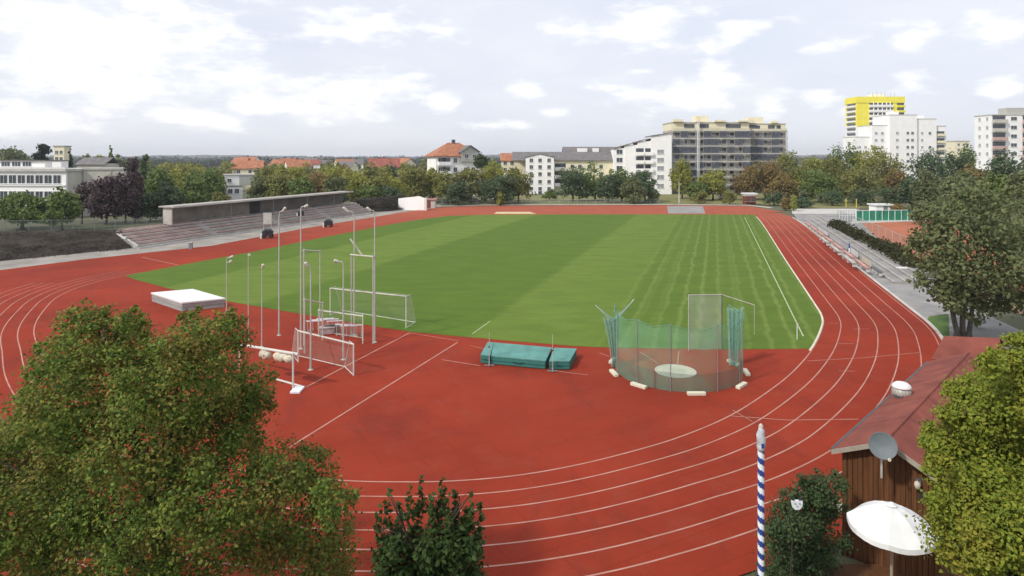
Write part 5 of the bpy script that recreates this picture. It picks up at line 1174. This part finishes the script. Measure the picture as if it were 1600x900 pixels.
# block with pinkish balconies at the edge of the view
D = 262; x0 = AX(1549, D); zt = ZT(180, D)
b = Bld('apartment_building', x0, D, 0, 'white block with stacked pinkish balconies above the dark trees', 'apartment building')
b.box('wall', 0, 27, 0, 9.5, -.05, zt, 'render_white'); b.box('roof', -.2, 27.2, -.2, 9.7, zt, zt + .35, 'paleconc'); b.box('lift_house', 8, 17, 2, 7, zt + .35, zt + 3.2, 'galv')
M['pink_render'] = mat('pinkish_parapet', (.50, .34, .31), .8, .1, 1)
for k in range(9):
    z = zt - 3.0 - k * 3.6
    if z < 0: break
    b.balcony(3.1, z, 5.4, 1.5, 0, 'pink_render' if k > 1 else 'beige', h=1.2); b.balcony(15.4, z, 5.4, 1.5, 0, 'pink_render', h=1.2); b.windows([9.2], [z + 1.6], 2.4, 1.4); b.windows([2.2, 6.5], [z + 1.6], 1.2, 1.3, glass='glass_pale', side=3, x=0)
    b.box('recess_shade', .4, 5.8, -.06, -.003, z + 2.35, z + 2.9, 'darkgrey'); b.box('recess_shade', 12.7, 18.1, -.06, -.003, z + 2.35, z + 2.9, 'darkgrey')  # dark strips above the balcony glass paint the shade of recesses

# ------------------------------------------------------------------ background trees
T = tree_px
# in front of and behind the school
T('tree', 35, 299, 92, 112, 'green', 'bushy mid-green tree before the school windows, touching the picture edge', n=1700, leaf=.5, h0=.6)
T('tree', 97, 291, 62, 110, 'green', 'rounder mid-green tree before the corner of the white school', n=1300, leaf=.5, h0=.6)
T('tree', 128, 282, 40, 121, 'purple', 'thin purple-leaved tree before the beige school hall', n=450, leaf=.45)
T('tree', 166, 273, 58, 120, 'purple', 'broad purple-leaved tree before the beige school hall', n=1500, leaf=.5, h0=.8)
T('tree', 196, 270, 50, 122, 'purple', 'purple-leaved tree next to the tall dark one', n=1300, leaf=.5, h0=.8)
T('tree', 211, 250, 32, 124, 'purple', 'tall narrow purple-black tree at the end of the school hall', kind='column', n=1000, leaf=.5, h0=.8)
T('tree', 226, 243, 15, 150, 'dark', 'slim dark tree tip behind the tall purple-black tree', kind='column', n=300, leaf=.55)
T('tree', 66, 227, 30, 230, 'conifer', 'dark round-headed tree above the school roof', kind='column', n=800, leaf=.8)
T('tree', 18, 229, 66, 260, 'greyolive', 'pale spreading tree above the school penthouse', n=700, leaf=.9)
T('tree', 50, 240, 36, 240, 'dark', 'low dark tree beside the round-headed one above the school roof', n=500, leaf=.8)
T('conifer_tree', 110, 232, 14, 235, 'conifer', 'small dark conifer beside the pale block', kind='cone', n=350, leaf=.7)
T('conifer_tree', 174, 228, 22, 230, 'green', 'taller green conifer above the beige school hall', kind='cone', n=500, leaf=.8)
T('tree', 158, 240, 34, 240, 'olive', 'pale green tree left of the taller conifer above the hall', n=500, leaf=.8)
T('tree', 190, 241, 34, 245, 'greyolive', 'grey-green tree right of the taller conifer above the hall', n=500, leaf=.8)
T('tree', 135, 240, 26, 280, 'greyolive', 'pale distant tree between the two conifers', n=350, leaf=.9)
T('tree', 250, 262, 58, 140, 'green', 'green tree right of the purple trees', n=1200, leaf=.55, h0=.7)
T('tree', 262, 283, 48, 128, 'dark', 'dark low tree at the left end of the grandstand roof', n=1100, leaf=.5, h0=.4)
T('tree', 235, 300, 40, 126, 'dark', 'dark shrubby tree at the foot of the purple trees', n=800, leaf=.5, h0=.3)
T('tree', 300, 272, 54, 150, 'green', 'green tree behind the grandstand roof, left of the small white house', n=1200, leaf=.55, h0=.7)
T('tree', 332, 262, 50, 165, 'green', 'taller green tree directly left of the small white house', n=1100, leaf=.6, h0=.7)
T('tree', 290, 258, 60, 200, 'olive', 'olive tree behind the darker green trees left of the small white house', n=900, leaf=.7)
T('tree', 345, 300, 30, 160, 'olive', 'low pale shrubby tree at the foot of the small white house', n=500, leaf=.5, h0=.3)
row = [(408, 276, 46, 170, 'greyolive', 'grey-green tree directly right of the small white house'), (440, 270, 54, 168, 'olive', 'olive tree behind the stand, second right of the small white house'),
       (472, 276, 48, 160, 'green', 'green tree behind the middle of the stand roof'), (500, 268, 52, 168, 'brown', 'brownish tree behind the stand roof'), (526, 276, 44, 158, 'greyolive', 'grey-olive tree at the far end of the stand roof'),
       (556, 266, 58, 166, 'yellow', 'yellow-green tree just beyond the stand roof'), (590, 270, 50, 164, 'olive', 'olive tree over the second dark bank'), (618, 274, 46, 168, 'yellow', 'small yellowish tree over the second dark bank'),
       (645, 258, 52, 178, 'olive', 'tall olive tree before the pale concrete ramp wall'), (520, 262, 44, 210, 'yellow', 'yellow tree peeping between the brownish and yellow-green trees'), (460, 262, 46, 215, 'olive', 'far olive tree behind the stand roof centre'),
       (575, 290, 50, 160, 'green', 'low green tree at the top of the second dark bank'), (608, 290, 50, 162, 'dark', 'low dark tree at the top of the second dark bank')]
for px, ty, w, d, k, lab in row: T('tree', px, ty, w, d, k, lab, n=1100, leaf=.55, h0=.7)
row = [(676, 262, 34, 182, 'yellow', 'yellow-olive tree before the orange-roofed house, left one'), (700, 266, 44, 176, 'olive', 'olive tree directly under the orange roof'), (736, 262, 50, 178, 'olive', 'olive tree below the shade-grey gable of the orange-roofed house'),
       (775, 250, 52, 182, 'yellow', 'tree with yellowed top right of the ball-shaped one'), (778, 272, 58, 172, 'dark', 'dark green tree in front of the yellowed one'), (810, 262, 42, 178, 'olive', 'olive tree left of the narrow white house'),
       (716, 284, 40, 168, 'dark', 'small dark tree in front of the shade-grey gable house'), (895, 260, 52, 182, 'dark', 'dark green tree right of the narrow white house'), (930, 252, 48, 188, 'green', 'taller green tree beside the dark green one before the cream building'),
       (950, 272, 46, 180, 'dark', 'dark tree in the clump before the stepped white building, left one'), (972, 262, 48, 182, 'green', 'green tree in the clump before the stepped white building'), (1008, 266, 44, 180, 'dark', 'dark tree at the right of the clump before the stepped white building'),
       (990, 276, 40, 174, 'greyolive', 'grey-olive tree at the front of the clump before the stepped white building'), (1066, 248, 36, 196, 'yellow', 'feathery yellow-green tree before the left scaffolding'), (1114, 264, 46, 188, 'yellow', 'rounded yellow-green tree before the scaffolding, right of the hoist'),
       (1090, 284, 34, 186, 'green', 'low green tree at the foot of the hoist'), (1166, 258, 42, 190, 'brown', 'orange-brown tree in front of the right scaffolding'), (1196, 248, 54, 192, 'brown', 'largest orange-brown tree, beside the scaffolded block'),
       (1232, 232, 48, 200, 'olive', 'tall olive tree at the right end of the scaffolded block'), (1222, 268, 50, 184, 'brown', 'brown-green tree in front of the tall olive one'), (1268, 244, 54, 196, 'yellow', 'yellow-olive tree in the dip between block and tower'),
       (1298, 240, 44, 198, 'olive', 'olive tree under the left edge of the yellow tower'), (1322, 223, 48, 200, 'green', 'tall green tree below the yellow tower'), (1356, 226, 56, 196, 'yellow', 'bright yellow-green tree before the white block'),
       (1386, 234, 50, 190, 'olive', 'olive tree before the windows of the white block'), (1282, 264, 60, 178, 'green', 'dark leafy tree in front of the yellow-olive one'), (1340, 258, 60, 176, 'olive', 'low olive tree in front of the bright yellow-green one'),
       (1404, 262, 40, 178, 'brown', 'small brown tree between the olive tree and the dark green tree'), (1455, 232, 62, 180, 'dark', 'large dark green tree right of the white block'), (1492, 236, 44, 186, 'dark', 'dark green tree between the two white blocks'),
       (1512, 224, 34, 215, 'green', 'green tree against the left edge of the pink-balconied block'), (1450, 262, 46, 150, 'greyolive', 'grey-olive tree behind the green windscreen'), (1530, 256, 64, 150, 'brown', 'brownish tree before the pink-balconied block'),
       (1500, 266, 60, 128, 'greyolive', 'grey-green tree rising behind the multi-stemmed one'), (1580, 236, 78, 128, 'dark', 'tall dark tree at the edge of the view below the pink balconies'), (1560, 268, 70, 98, 'green', 'green tree behind the multi-stemmed tree, at the picture edge'),
       (1600, 262, 60, 84, 'greyolive', 'grey-olive tree cut by the picture edge beside the courts'), (1425, 276, 40, 158, 'dark', 'dark shrubby tree at the end of the fence row')]
for px, ty, w, d, k, lab in row: T('tree', px, ty, w * 1.16, d, k, lab, n=1300 if w < 56 else 1500, leaf=.52, h0=.6)
t = T('tree', 752, 240, 28, 190, 'dark', 'ball-shaped dark tree standing above its neighbours by the orange-roofed house', n=1100, leaf=.45, h0=9.0, nb=24)
for px, ty, w, d, k, lab in [(782, 299, 14, 168, 'yellow', 'small light green bush before the dark tree at the far curve'), (1140, 297, 26, 172, 'olive', 'low bush left of the red kiosk'), (1092, 298, 30, 176, 'olive', 'low round bush below the hoist'), (858, 295, 26, 190, 'green', 'low bush at the foot of the narrow white house'),
                              (1228, 308, 16, 152, 'brown', 'reddish bush at the end of the right straight'), (1252, 306, 40, 160, 'dark', 'dark blue-green hedge-like bush beyond the courts, near one'), (1300, 296, 44, 168, 'dark', 'dark bush in the dark row beyond the meadow'), (1345, 293, 46, 168, 'dark', 'dark bush in the dark row, beside the pale trunk'),
                              (1390, 292, 46, 160, 'dark', 'dark bush in the dark row, behind the white hut'), (1240, 303, 10, 150, 'yellow', 'tiny yellow-green bush by the concrete yard'), (1400, 318, 34, 140, 'brown', 'low brown bush behind the green windscreen'), (1440, 312, 40, 120, 'greyolive', 'low grey-green bush at the end of the windscreen'),
                              (1020, 300, 20, 178, 'greyolive', 'small greyish bush before the stepped building'), (1210, 298, 36, 168, 'dark', 'dark low bush behind the red kiosk')]:
    T('bush', px, ty, w, d, k, lab, n=420, leaf=.42, h0=.1, cat='bush', nb=10)

# distant town between the stand and the horizon
g = random.Random(77)
for i in range(78):
    D = g.uniform(215, 620); px = g.uniform(215, 690); x = AX(px, D); hgt = g.uniform(6.5, 10.5) * (1.0 if D < 400 else 1.15); w = g.uniform(7, 12)
    tree('town_tree', (x, D, 0), w, hgt, g.choice(['olive', 'olive', 'green', 'yellow', 'greyolive', 'brown', 'dark']), 'distant rounded tree among the houses behind the grandstand', 'distant town trees', n=150 if D > 380 else 320, leaf=1.1 if D > 380 else .85, h0=.5, nb=8)
for i in range(40):
    D = g.uniform(185, 300); px = 225 + 440 * (i + g.random()) / 40
    tree('town_tree', (AX(px, D), D, 0), g.uniform(8, 12), g.uniform(8.6, 11.2), g.choice(['olive', 'olive', 'green', 'yellow', 'yellow', 'greyolive', 'brown']), 'distant rounded tree among the houses behind the grandstand', 'distant town trees', n=420, leaf=.75, h0=.4, nb=9)
for i in range(26):
    D = g.uniform(330, 700); px = g.uniform(0, 1) * 230 - 20 if i % 2 else g.uniform(700, 960); x = AX(px, D)
    tree('town_tree', (x, D, 0), g.uniform(9, 14), g.uniform(9, 13), g.choice(['olive', 'green', 'greyolive', 'dark']), 'distant tree far beyond the school or the white houses', 'far trees on the horizon', n=150, leaf=1.2, h0=.5, nb=8)
def small_house(px, D, ze, zr, w, dep, yaw, roof, wall, label, group=None):
    b = Bld('house', AX(px, D), D, yaw, label, 'house', group)
    b.box('wall', -w / 2, w / 2, 0, dep, -.05, ze, wall); gable_roof(b, -w / 2, w / 2, 0, dep, ze, zr, roof, 'x', .4, .2, wall)
    b.windows([-w * .28, w * .1, w * .32], [ze - 1.5], 1.1, 1.2); b.box('chimney', -.4, .4, dep / 2 - .4 + .7, dep / 2 + .4 + .7, zr - 1.2, zr + .8, 'tile_red')
small_house(386, 250, 8.6, 11.5, 11, 9, 14, 'tile', 'render_cream', 'house with pinkish-orange roof behind the small white cubic house')
small_house(378, 330, 10.8, 13.0, 12, 9, -10, 'tile', 'render_white', 'orange-roofed house at the skyline above the small white cubic house')
small_house(468, 285, 8.6, 11.8, 10, 9, 30, 'tile', 'render_white', 'white-walled orange-roofed house behind the brownish tree')
small_house(600, 255, 9.0, 12.3, 12, 9, 12, 'tile_red', 'render_cream', 'dark red-roofed house beyond the second dark bank')
small_house(432, 380, 8.5, 11.6, 12, 9, -20, 'tile', 'render_cream', 'orange-roofed house at the skyline left of the brownish tree')
for i in range(10):
    D = g.uniform(330, 640); px = g.uniform(400, 690) if i < 17 else g.uniform(215, 400)
    b = Bld('house', AX(px, D), D, g.uniform(-40, 40), 'distant red-roofed house among the trees of the town', 'house', 'distant houses'); w = g.uniform(9, 14)
    ze = g.uniform(7, 9.5); b.box('wall', -w / 2, w / 2, 0, 9, -.05, ze, g.choice(['render_white', 'render_cream'])); gable_roof(b, -w / 2, w / 2, 0, 9, ze, ze + 3.2, g.choice(['tile', 'tile', 'tile_red', 'slate']), 'x', .4, .2, 'render_cream')
# wooded ridge on the horizon; its leaf colour carries the haze
def forest(D, y0, y1, top, n, leaf, seed, m):
    gg = np.random.default_rng(seed); a = np.linspace(y0, y1, 160); bl = []
    for k in a:
        px = k; d = D * (1 + gg.normal() * .04); hh = top * gg.uniform(.75, 1.12); bl.append((AX(px, d), d, hh * .5, D * .012, D * .02, hh * .5))
    stuff(leaves_object('forest', leaf_cloud(bl, n, leaf, seed, shell=.3), LM[m], None))
forest(760, -60, 1010, 12.2, 9000, 3.2, 51, 'forest'); forest(1500, -120, 1300, 15, 9000, 6.5, 52, 'forest'); forest(3200, -200, 1700, 24, 9000, 13, 53, 'forest')
mb = MB(); g2 = random.Random(5); vs = []; n = 80
for i in range(n + 1):
    x = -4600 + 9200 * i / n; h_ = 26 + 8 * math.sin(i * .35) + g2.uniform(-3, 3); vs += [(x, 4200, -1), (x, 4300, h_), (x, 4700, -1)]
mb.add(vs, [(3 * i, 3 * i + 3, 3 * i + 4, 3 * i + 1) for i in range(n)] + [(3 * i + 1, 3 * i + 4, 3 * i + 5, 3 * i + 2) for i in range(n)], LM['forest']); structure(mb.build('hills'))

# ------------------------------------------------------------------ far-end odds and ends
def car(px, py, yaw, paint_, label, van=False):
    r = empty('parked_car', G(px, py), R(yaw)); tag(r, label, 'car'); h = 2.0 if van else 1.42
    pr = [(-2.1, .35), (-2.12, .8), (-1.9, .95), (-1.5, h - .05), (-1.3, h), (.3, h), (1.05, .98), (2.0, .85), (2.12, .6), (2.1, .35)]
    if van: pr = [(-2.3, .35), (-2.35, 1.0), (-2.25, h), (1.0, h), (1.7, 1.15), (2.3, 1.0), (2.4, .6), (2.35, .35)]
    n = len(pr); vs = [(x, -.85 + (.12 if z > 1.0 else 0), z) for x, z in pr] + [(x, .85 - (.12 if z > 1.0 else 0), z) for x, z in pr]
    mb = MB(); mb.add(vs, [tuple(range(n)), tuple(range(2 * n - 1, n - 1, -1))] + [(i, n + i, n + (i + 1) % n, (i + 1) % n) for i in range(n)], paint_); bevel(mb.build('body', r), .07, 3)
    for s in (-1, 1):
        mb = MB(); y = s * .755; a, c = (1.02, h - .14); mb.add([(-1.45, y, a), (.75 if not van else 1.5, y, a), (.2 if not van else 1.0, y * .985, c), (-1.25, y * .985, c)], [(0, 1, 2, 3) if s < 0 else (3, 2, 1, 0)], 'glass'); mb.build('side_window', r)
        for x in (-1.35, 1.35):
            mb = MB(); mb.lathe([(0, -.1), (.28, -.1), (.32, -.06), (.32, .06), (.28, .1), (0, .1)], 'dark', 16, mx=Matrix.Rotation(R(90), 4, 'X')); mb.build('wheel', r, loc=(x, s * .78, .32))
    return r
car(765, 312.5, 8, 'carpaint', 'white van parked under the trees by the far curve', True); car(831, 304.5, -4, 'carpaint', 'white car parked before the narrow white house'); car(1133, 311.5, 6, 'carpaint', 'white car parked left of the red kiosk')
car(1118, 303, 0, 'carpaint', 'pale car farther back below the scaffolding', True); car(704, 318, 40, 'carpaint_dark', 'dark car parked under the olive tree at the far curve'); car(742, 317.5, 10, 'carpaint_dark', 'dark car beside the white van at the far curve')
car(1262, 309.5, 4, 'carpaint_dark', 'dark blue-grey car by the meadow beyond the right straight')
t = empty('ramp_wall', G(641, 330)); tag(t, 'pale sloping concrete ramp wall closing the second dark bank', 'wall')
mb = MB(); mb.add([(-3.5, 4, -.05), (3.4, 2.6, -.05), (3.4, 2.6, 2.7), (1.6, 3.0, 3.3), (-3.5, 4, 2.7), (-3.5, 4.6, -.05), (3.4, 3.2, -.05), (3.4, 3.2, 2.7), (1.6, 3.6, 3.3), (-3.5, 4.6, 2.7)], [(0, 1, 2, 3, 4), (9, 8, 7, 6, 5), (4, 3, 8, 9), (3, 2, 7, 8), (1, 6, 7, 2), (0, 4, 9, 5)], 'render_white'); mb.build('wall', t)
mb = MB(); mb.box(2.9, 3.5, 2.2, 3.3, -.05, 2.9, 'white'); mb.build('end_pier', t)
t = empty('storage_shed', G(671, 325)); tag(t, 'red-brown storage shed beside the pale ramp wall', 'shed')
mb = MB(); mb.box(-1.2, 1.4, 0, 2.4, -.05, 2.0, 'paleconc'); mb.build('wall', t); mb = MB(); mb.box(-.9, .3, -.06, -.004, 0, 1.8, 'redbrown'); mb.build('door', t); mb = MB(); mb.box(-1.5, 1.7, -.3, 2.7, 2.0, 2.2, 'pink'); mb.build('roof', t)
t = empty('kiosk', G(1173, 320)); tag(t, 'small red-brown kiosk with white roof beyond the far curve', 'kiosk')
mb = MB(); mb.box(-1.35, 1.35, 0, 2.2, -.05, 2.3, 'redbrown'); mb.build('wall', t); mb = MB(); mb.box(-1.7, 1.7, -.4, 2.6, 2.75, 3.1, 'white'); mb.build('roof', t); mb = MB(); mb.box(-1.4, 1.4, -.05, 2.25, 2.3, 2.75, 'render_white'); mb.build('sign_band', t)
for x in (-1.0, .35): mb = MB(); mb.box(x, x + .75, -.06, -.004, .95, 1.9, 'glass'); mb.build('window', t)
mb = MB(); mb.box(-1.6, 1.6, -.5, -.05, .75, .85, 'fascia'); mb.build('counter', t)
def flagpole(px, py, top, label, r=.06):
    b0 = G(px, py); t = empty('flag_pole', b0); tag(t, label, 'pole'); h = H - (top - HY) / F * b0.y
    mb = MB(); mb.tube([(0, 0, -.05), (0, 0, h)], [r * 1.3, r * .7], 'pole_white', 8); mb.build('pole', t); mb = MB(); mb.lathe([(0, h - .1), (.1, h), (0, h + .1)], 'pole_white', 10); mb.build('finial', t); mb = MB(); mb.tube([(0, 0, -.04), (0, 0, .3)], .2, 'concrete', 10); mb.build('footing', t)
flagpole(1061, 318, 284, 'thin white pole standing at the concrete apron of the far curve', .08); flagpole(1418, 318, 280, 'pale leaning-looking pole by the dark row beyond the courts', .09)
for i, (x, y0, y1) in enumerate(((1322, 323, 311), (1338, 324, 312))):
    b0 = G(x, y0); t = empty('yellow_post', b0); tag(t, ['yellow post in the meadow, farther from the white hut', 'yellow post in the meadow, nearer to the white hut'][i], 'post'); h = H - (y1 - HY) / F * b0.y
    mb = MB(); mb.tube([(0, 0, -.05), (0, 0, h)], .07, 'yellow_render', 8); mb.build('pole', t); mb = MB(); mb.tube([(0, 0, h), (0, 0, h + .12)], .11, 'white', 8); mb.build('cap', t)
fence('meadow_fence', [tuple(G(690, 321)[:2]), tuple(G(760, 318.5)[:2]), tuple(G(1030, 317.5)[:2])], 1.1, 'low grey rail fence behind the far curve before the trees', 24, rails=(1.0, .5))
fence('dark_row_fence', [tuple(G(1240, 306)[:2]), tuple(G(1440, 306)[:2])], 2.6, 'dark chain link fence along the dark row beyond the meadow', 20, pm='darkgrey', rails=(1.0,))  # runs along the row of dark bushes

# ------------------------------------------------------------------ air
m = bpy.data.materials.new('air'); m.use_nodes = True; m.node_tree.nodes.clear()
oo = m.node_tree.nodes.new('ShaderNodeOutputMaterial'); pv = m.node_tree.nodes.new('ShaderNodeVolumePrincipled')
pv.inputs['Color'].default_value = (.95, .97, 1.0, 1); pv.inputs['Density'].default_value = HAZE; pv.inputs['Anisotropy'].default_value = .2
m.node_tree.links.new(pv.outputs['Volume'], oo.inputs['Volume']); M['air'] = m
mb = MB(); mb.box(-4900, 4900, -300, 4900, -1.5, 75, 'air'); hz_ = stuff(mb.build('haze'))

# ------------------------------------------------------------------ sky, sun, camera
SUN_EL, SUN_AZ = 42, -128                 # azimuth measured from +Y towards +X: sun high on the left, a little behind the camera
w = bpy.data.worlds.new('World'); scene.world = w; w.use_nodes = True
nt = w.node_tree; N, L = nt.nodes, nt.links
bg = N['Background']; bg.inputs['Strength'].default_value = .1
sky = N.new('ShaderNodeTexSky'); sky.sky_type = 'NISHITA'; sky.sun_disc = False; sky.sun_elevation = R(SUN_EL); sky.sun_rotation = R(SUN_AZ); sky.air_density = 1.0; sky.dust_density = 2.0
def mth(op, a, b=None, c=None, clamp=False):
    n = N.new('ShaderNodeMath'); n.operation = op; n.use_clamp = clamp
    for i, q in enumerate((a, b, c)):
        if q is None: continue
        if isinstance(q, (int, float)): n.inputs[i].default_value = q
        else: L.new(q, n.inputs[i])
    return n.outputs[0]
tc = N.new('ShaderNodeTexCoord'); sp = N.new('ShaderNodeSeparateXYZ'); L.new(tc.outputs['Generated'], sp.inputs[0])
az = mth('ARCTAN2', sp.outputs['X'], sp.outputs['Y']); el = mth('ARCSINE', sp.outputs['Z'])
cv = N.new('ShaderNodeCombineXYZ'); L.new(az, cv.inputs[0]); L.new(mth('MULTIPLY', el, 2.6), cv.inputs[1])
def noise(scale, detail, rough, dist=0.):
    n = N.new('ShaderNodeTexNoise'); n.inputs['Scale'].default_value = scale; n.inputs['Detail'].default_value = detail; n.inputs['Roughness'].default_value = rough; n.inputs['Distortion'].default_value = dist
    L.new(cv.outputs[0], n.inputs['Vector']); return n.outputs['Fac']
n1, n2, n3 = noise(3.2, 9, .58, .3), noise(11, 8, .6), noise(1.7, 5, .5)
# individual cumulus banks: centre azimuth/elevation and half-sizes
def AE(px, py): a = math.atan((px - 800) / F); return a, math.atan((HY - py) / F * math.cos(a))
clouds = [(1055, 148, 105, 34), (1110, 118, 48, 24), (1010, 150, 70, 26), (1205, 160, 36, 22), (1423, 128, 34, 26), (1285, 154, 36, 17), (1575, 138, 55, 22), (560, 142, 135, 34), (430, 166, 120, 24), (320, 188, 110, 17), (150, 112, 250, 70),
          (864, 177, 32, 10), (820, 140, 40, 16), (690, 160, 40, 20), (1010, 112, 30, 9), (1000, 40, 130, 40), (1135, 50, 80, 34), (1430, 60, 40, 30), (200, 40, 330, 70), (560, 45, 160, 30), (1290, 70, 60, 16), (30, 190, 120, 26), (1560, 45, 60, 30), (760, 195, 90, 10), (1340, 170, 30, 12)]
best = None
for px, py, rx, ry in clouds:
    a0, e0 = AE(px, py); ra, re = rx / F * math.cos(a0) ** 2, ry / F * math.cos(a0)
    dx = mth('DIVIDE', mth('SUBTRACT', az, a0), ra); dy = mth('DIVIDE', mth('SUBTRACT', el, e0), re)
    v = mth('SUBTRACT', 1, mth('SQRT', mth('ADD', mth('MULTIPLY', dx, dx), mth('MULTIPLY', dy, dy))))
    best = v if best is None else mth('MAXIMUM', best, v)
best = mth('MAXIMUM', best, -.7)
dens = mth('ADD', mth('MULTIPLY', best, .55), mth('ADD', mth('MULTIPLY', mth('SUBTRACT', n2, .5), 2.1), mth('MULTIPLY', mth('SUBTRACT', n1, .5), 1.1)))
mr = N.new('ShaderNodeMapRange'); mr.interpolation_type = 'SMOOTHSTEP'; mr.inputs['From Min'].default_value = -.08; mr.inputs['From Max'].default_value = .58; L.new(dens, mr.inputs['Value'])
# thin veil of stratus everywhere, greyer in places
veil = N.new('ShaderNodeMapRange'); veil.inputs['From Min'].default_value = .3; veil.inputs['From Max'].default_value = .7; L.new(n1, veil.inputs['Value'])
vr = N.new('ShaderNodeMix'); vr.data_type = 'RGBA'; vr.inputs['A'].default_value = (7.0, 7.35, 8.4, 1); vr.inputs['B'].default_value = (8.3, 8.45, 9.0, 1); L.new(veil.outputs['Result'], vr.inputs['Factor'])
m1 = N.new('ShaderNodeMix'); m1.data_type = 'RGBA'; m1.inputs['Factor'].default_value = .86; L.new(sky.outputs['Color'], m1.inputs['A']); L.new(vr.outputs['Result'], m1.inputs['B'])
cl = N.new('ShaderNodeMix'); cl.data_type = 'RGBA'; cl.inputs['A'].default_value = (8.9, 8.95, 9.2, 1); cl.inputs['B'].default_value = (11.2, 11.1, 10.7, 1); L.new(n2, cl.inputs['Factor'])
m2 = N.new('ShaderNodeMix'); m2.data_type = 'RGBA'; L.new(mth('MULTIPLY', mr.outputs['Result'], .92), m2.inputs['Factor']); L.new(m1.outputs['Result'], m2.inputs['A']); L.new(cl.outputs['Result'], m2.inputs['B'])
L.new(m2.outputs['Result'], bg.inputs['Color'])

sd = bpy.data.lights.new('sun', 'SUN'); sd.energy = 2.5; sd.angle = R(3); sd.color = (1.0, .95, .86)
so = bpy.data.objects.new('sun', sd); col.objects.link(so)
ts = Vector((math.sin(R(SUN_AZ)) * math.cos(R(SUN_EL)), math.cos(R(SUN_AZ)) * math.cos(R(SUN_EL)), math.sin(R(SUN_EL))))
so.rotation_euler = ts.to_track_quat('Z', 'Y').to_euler(); so.location = (0, 0, 60)

cd = bpy.data.cameras.new('camera'); cd.sensor_width = 36; cd.lens = 36 * F / 1600; cd.clip_end = 20000; cd.clip_start = .1
cd.shift_y = -(450 - HY) / 1600
co = bpy.data.objects.new('camera', cd); col.objects.link(co); co.location = (0, 0, H); co.rotation_euler = (R(90), 0, 0); scene.camera = co
vs_ = scene.view_settings; vs_.view_transform = 'Standard'; vs_.look = 'None'; vs_.exposure = .28; vs_.gamma = 1
scene.cycles.max_bounces = 6; scene.cycles.transparent_max_bounces = 16; scene.cycles.use_denoising = True
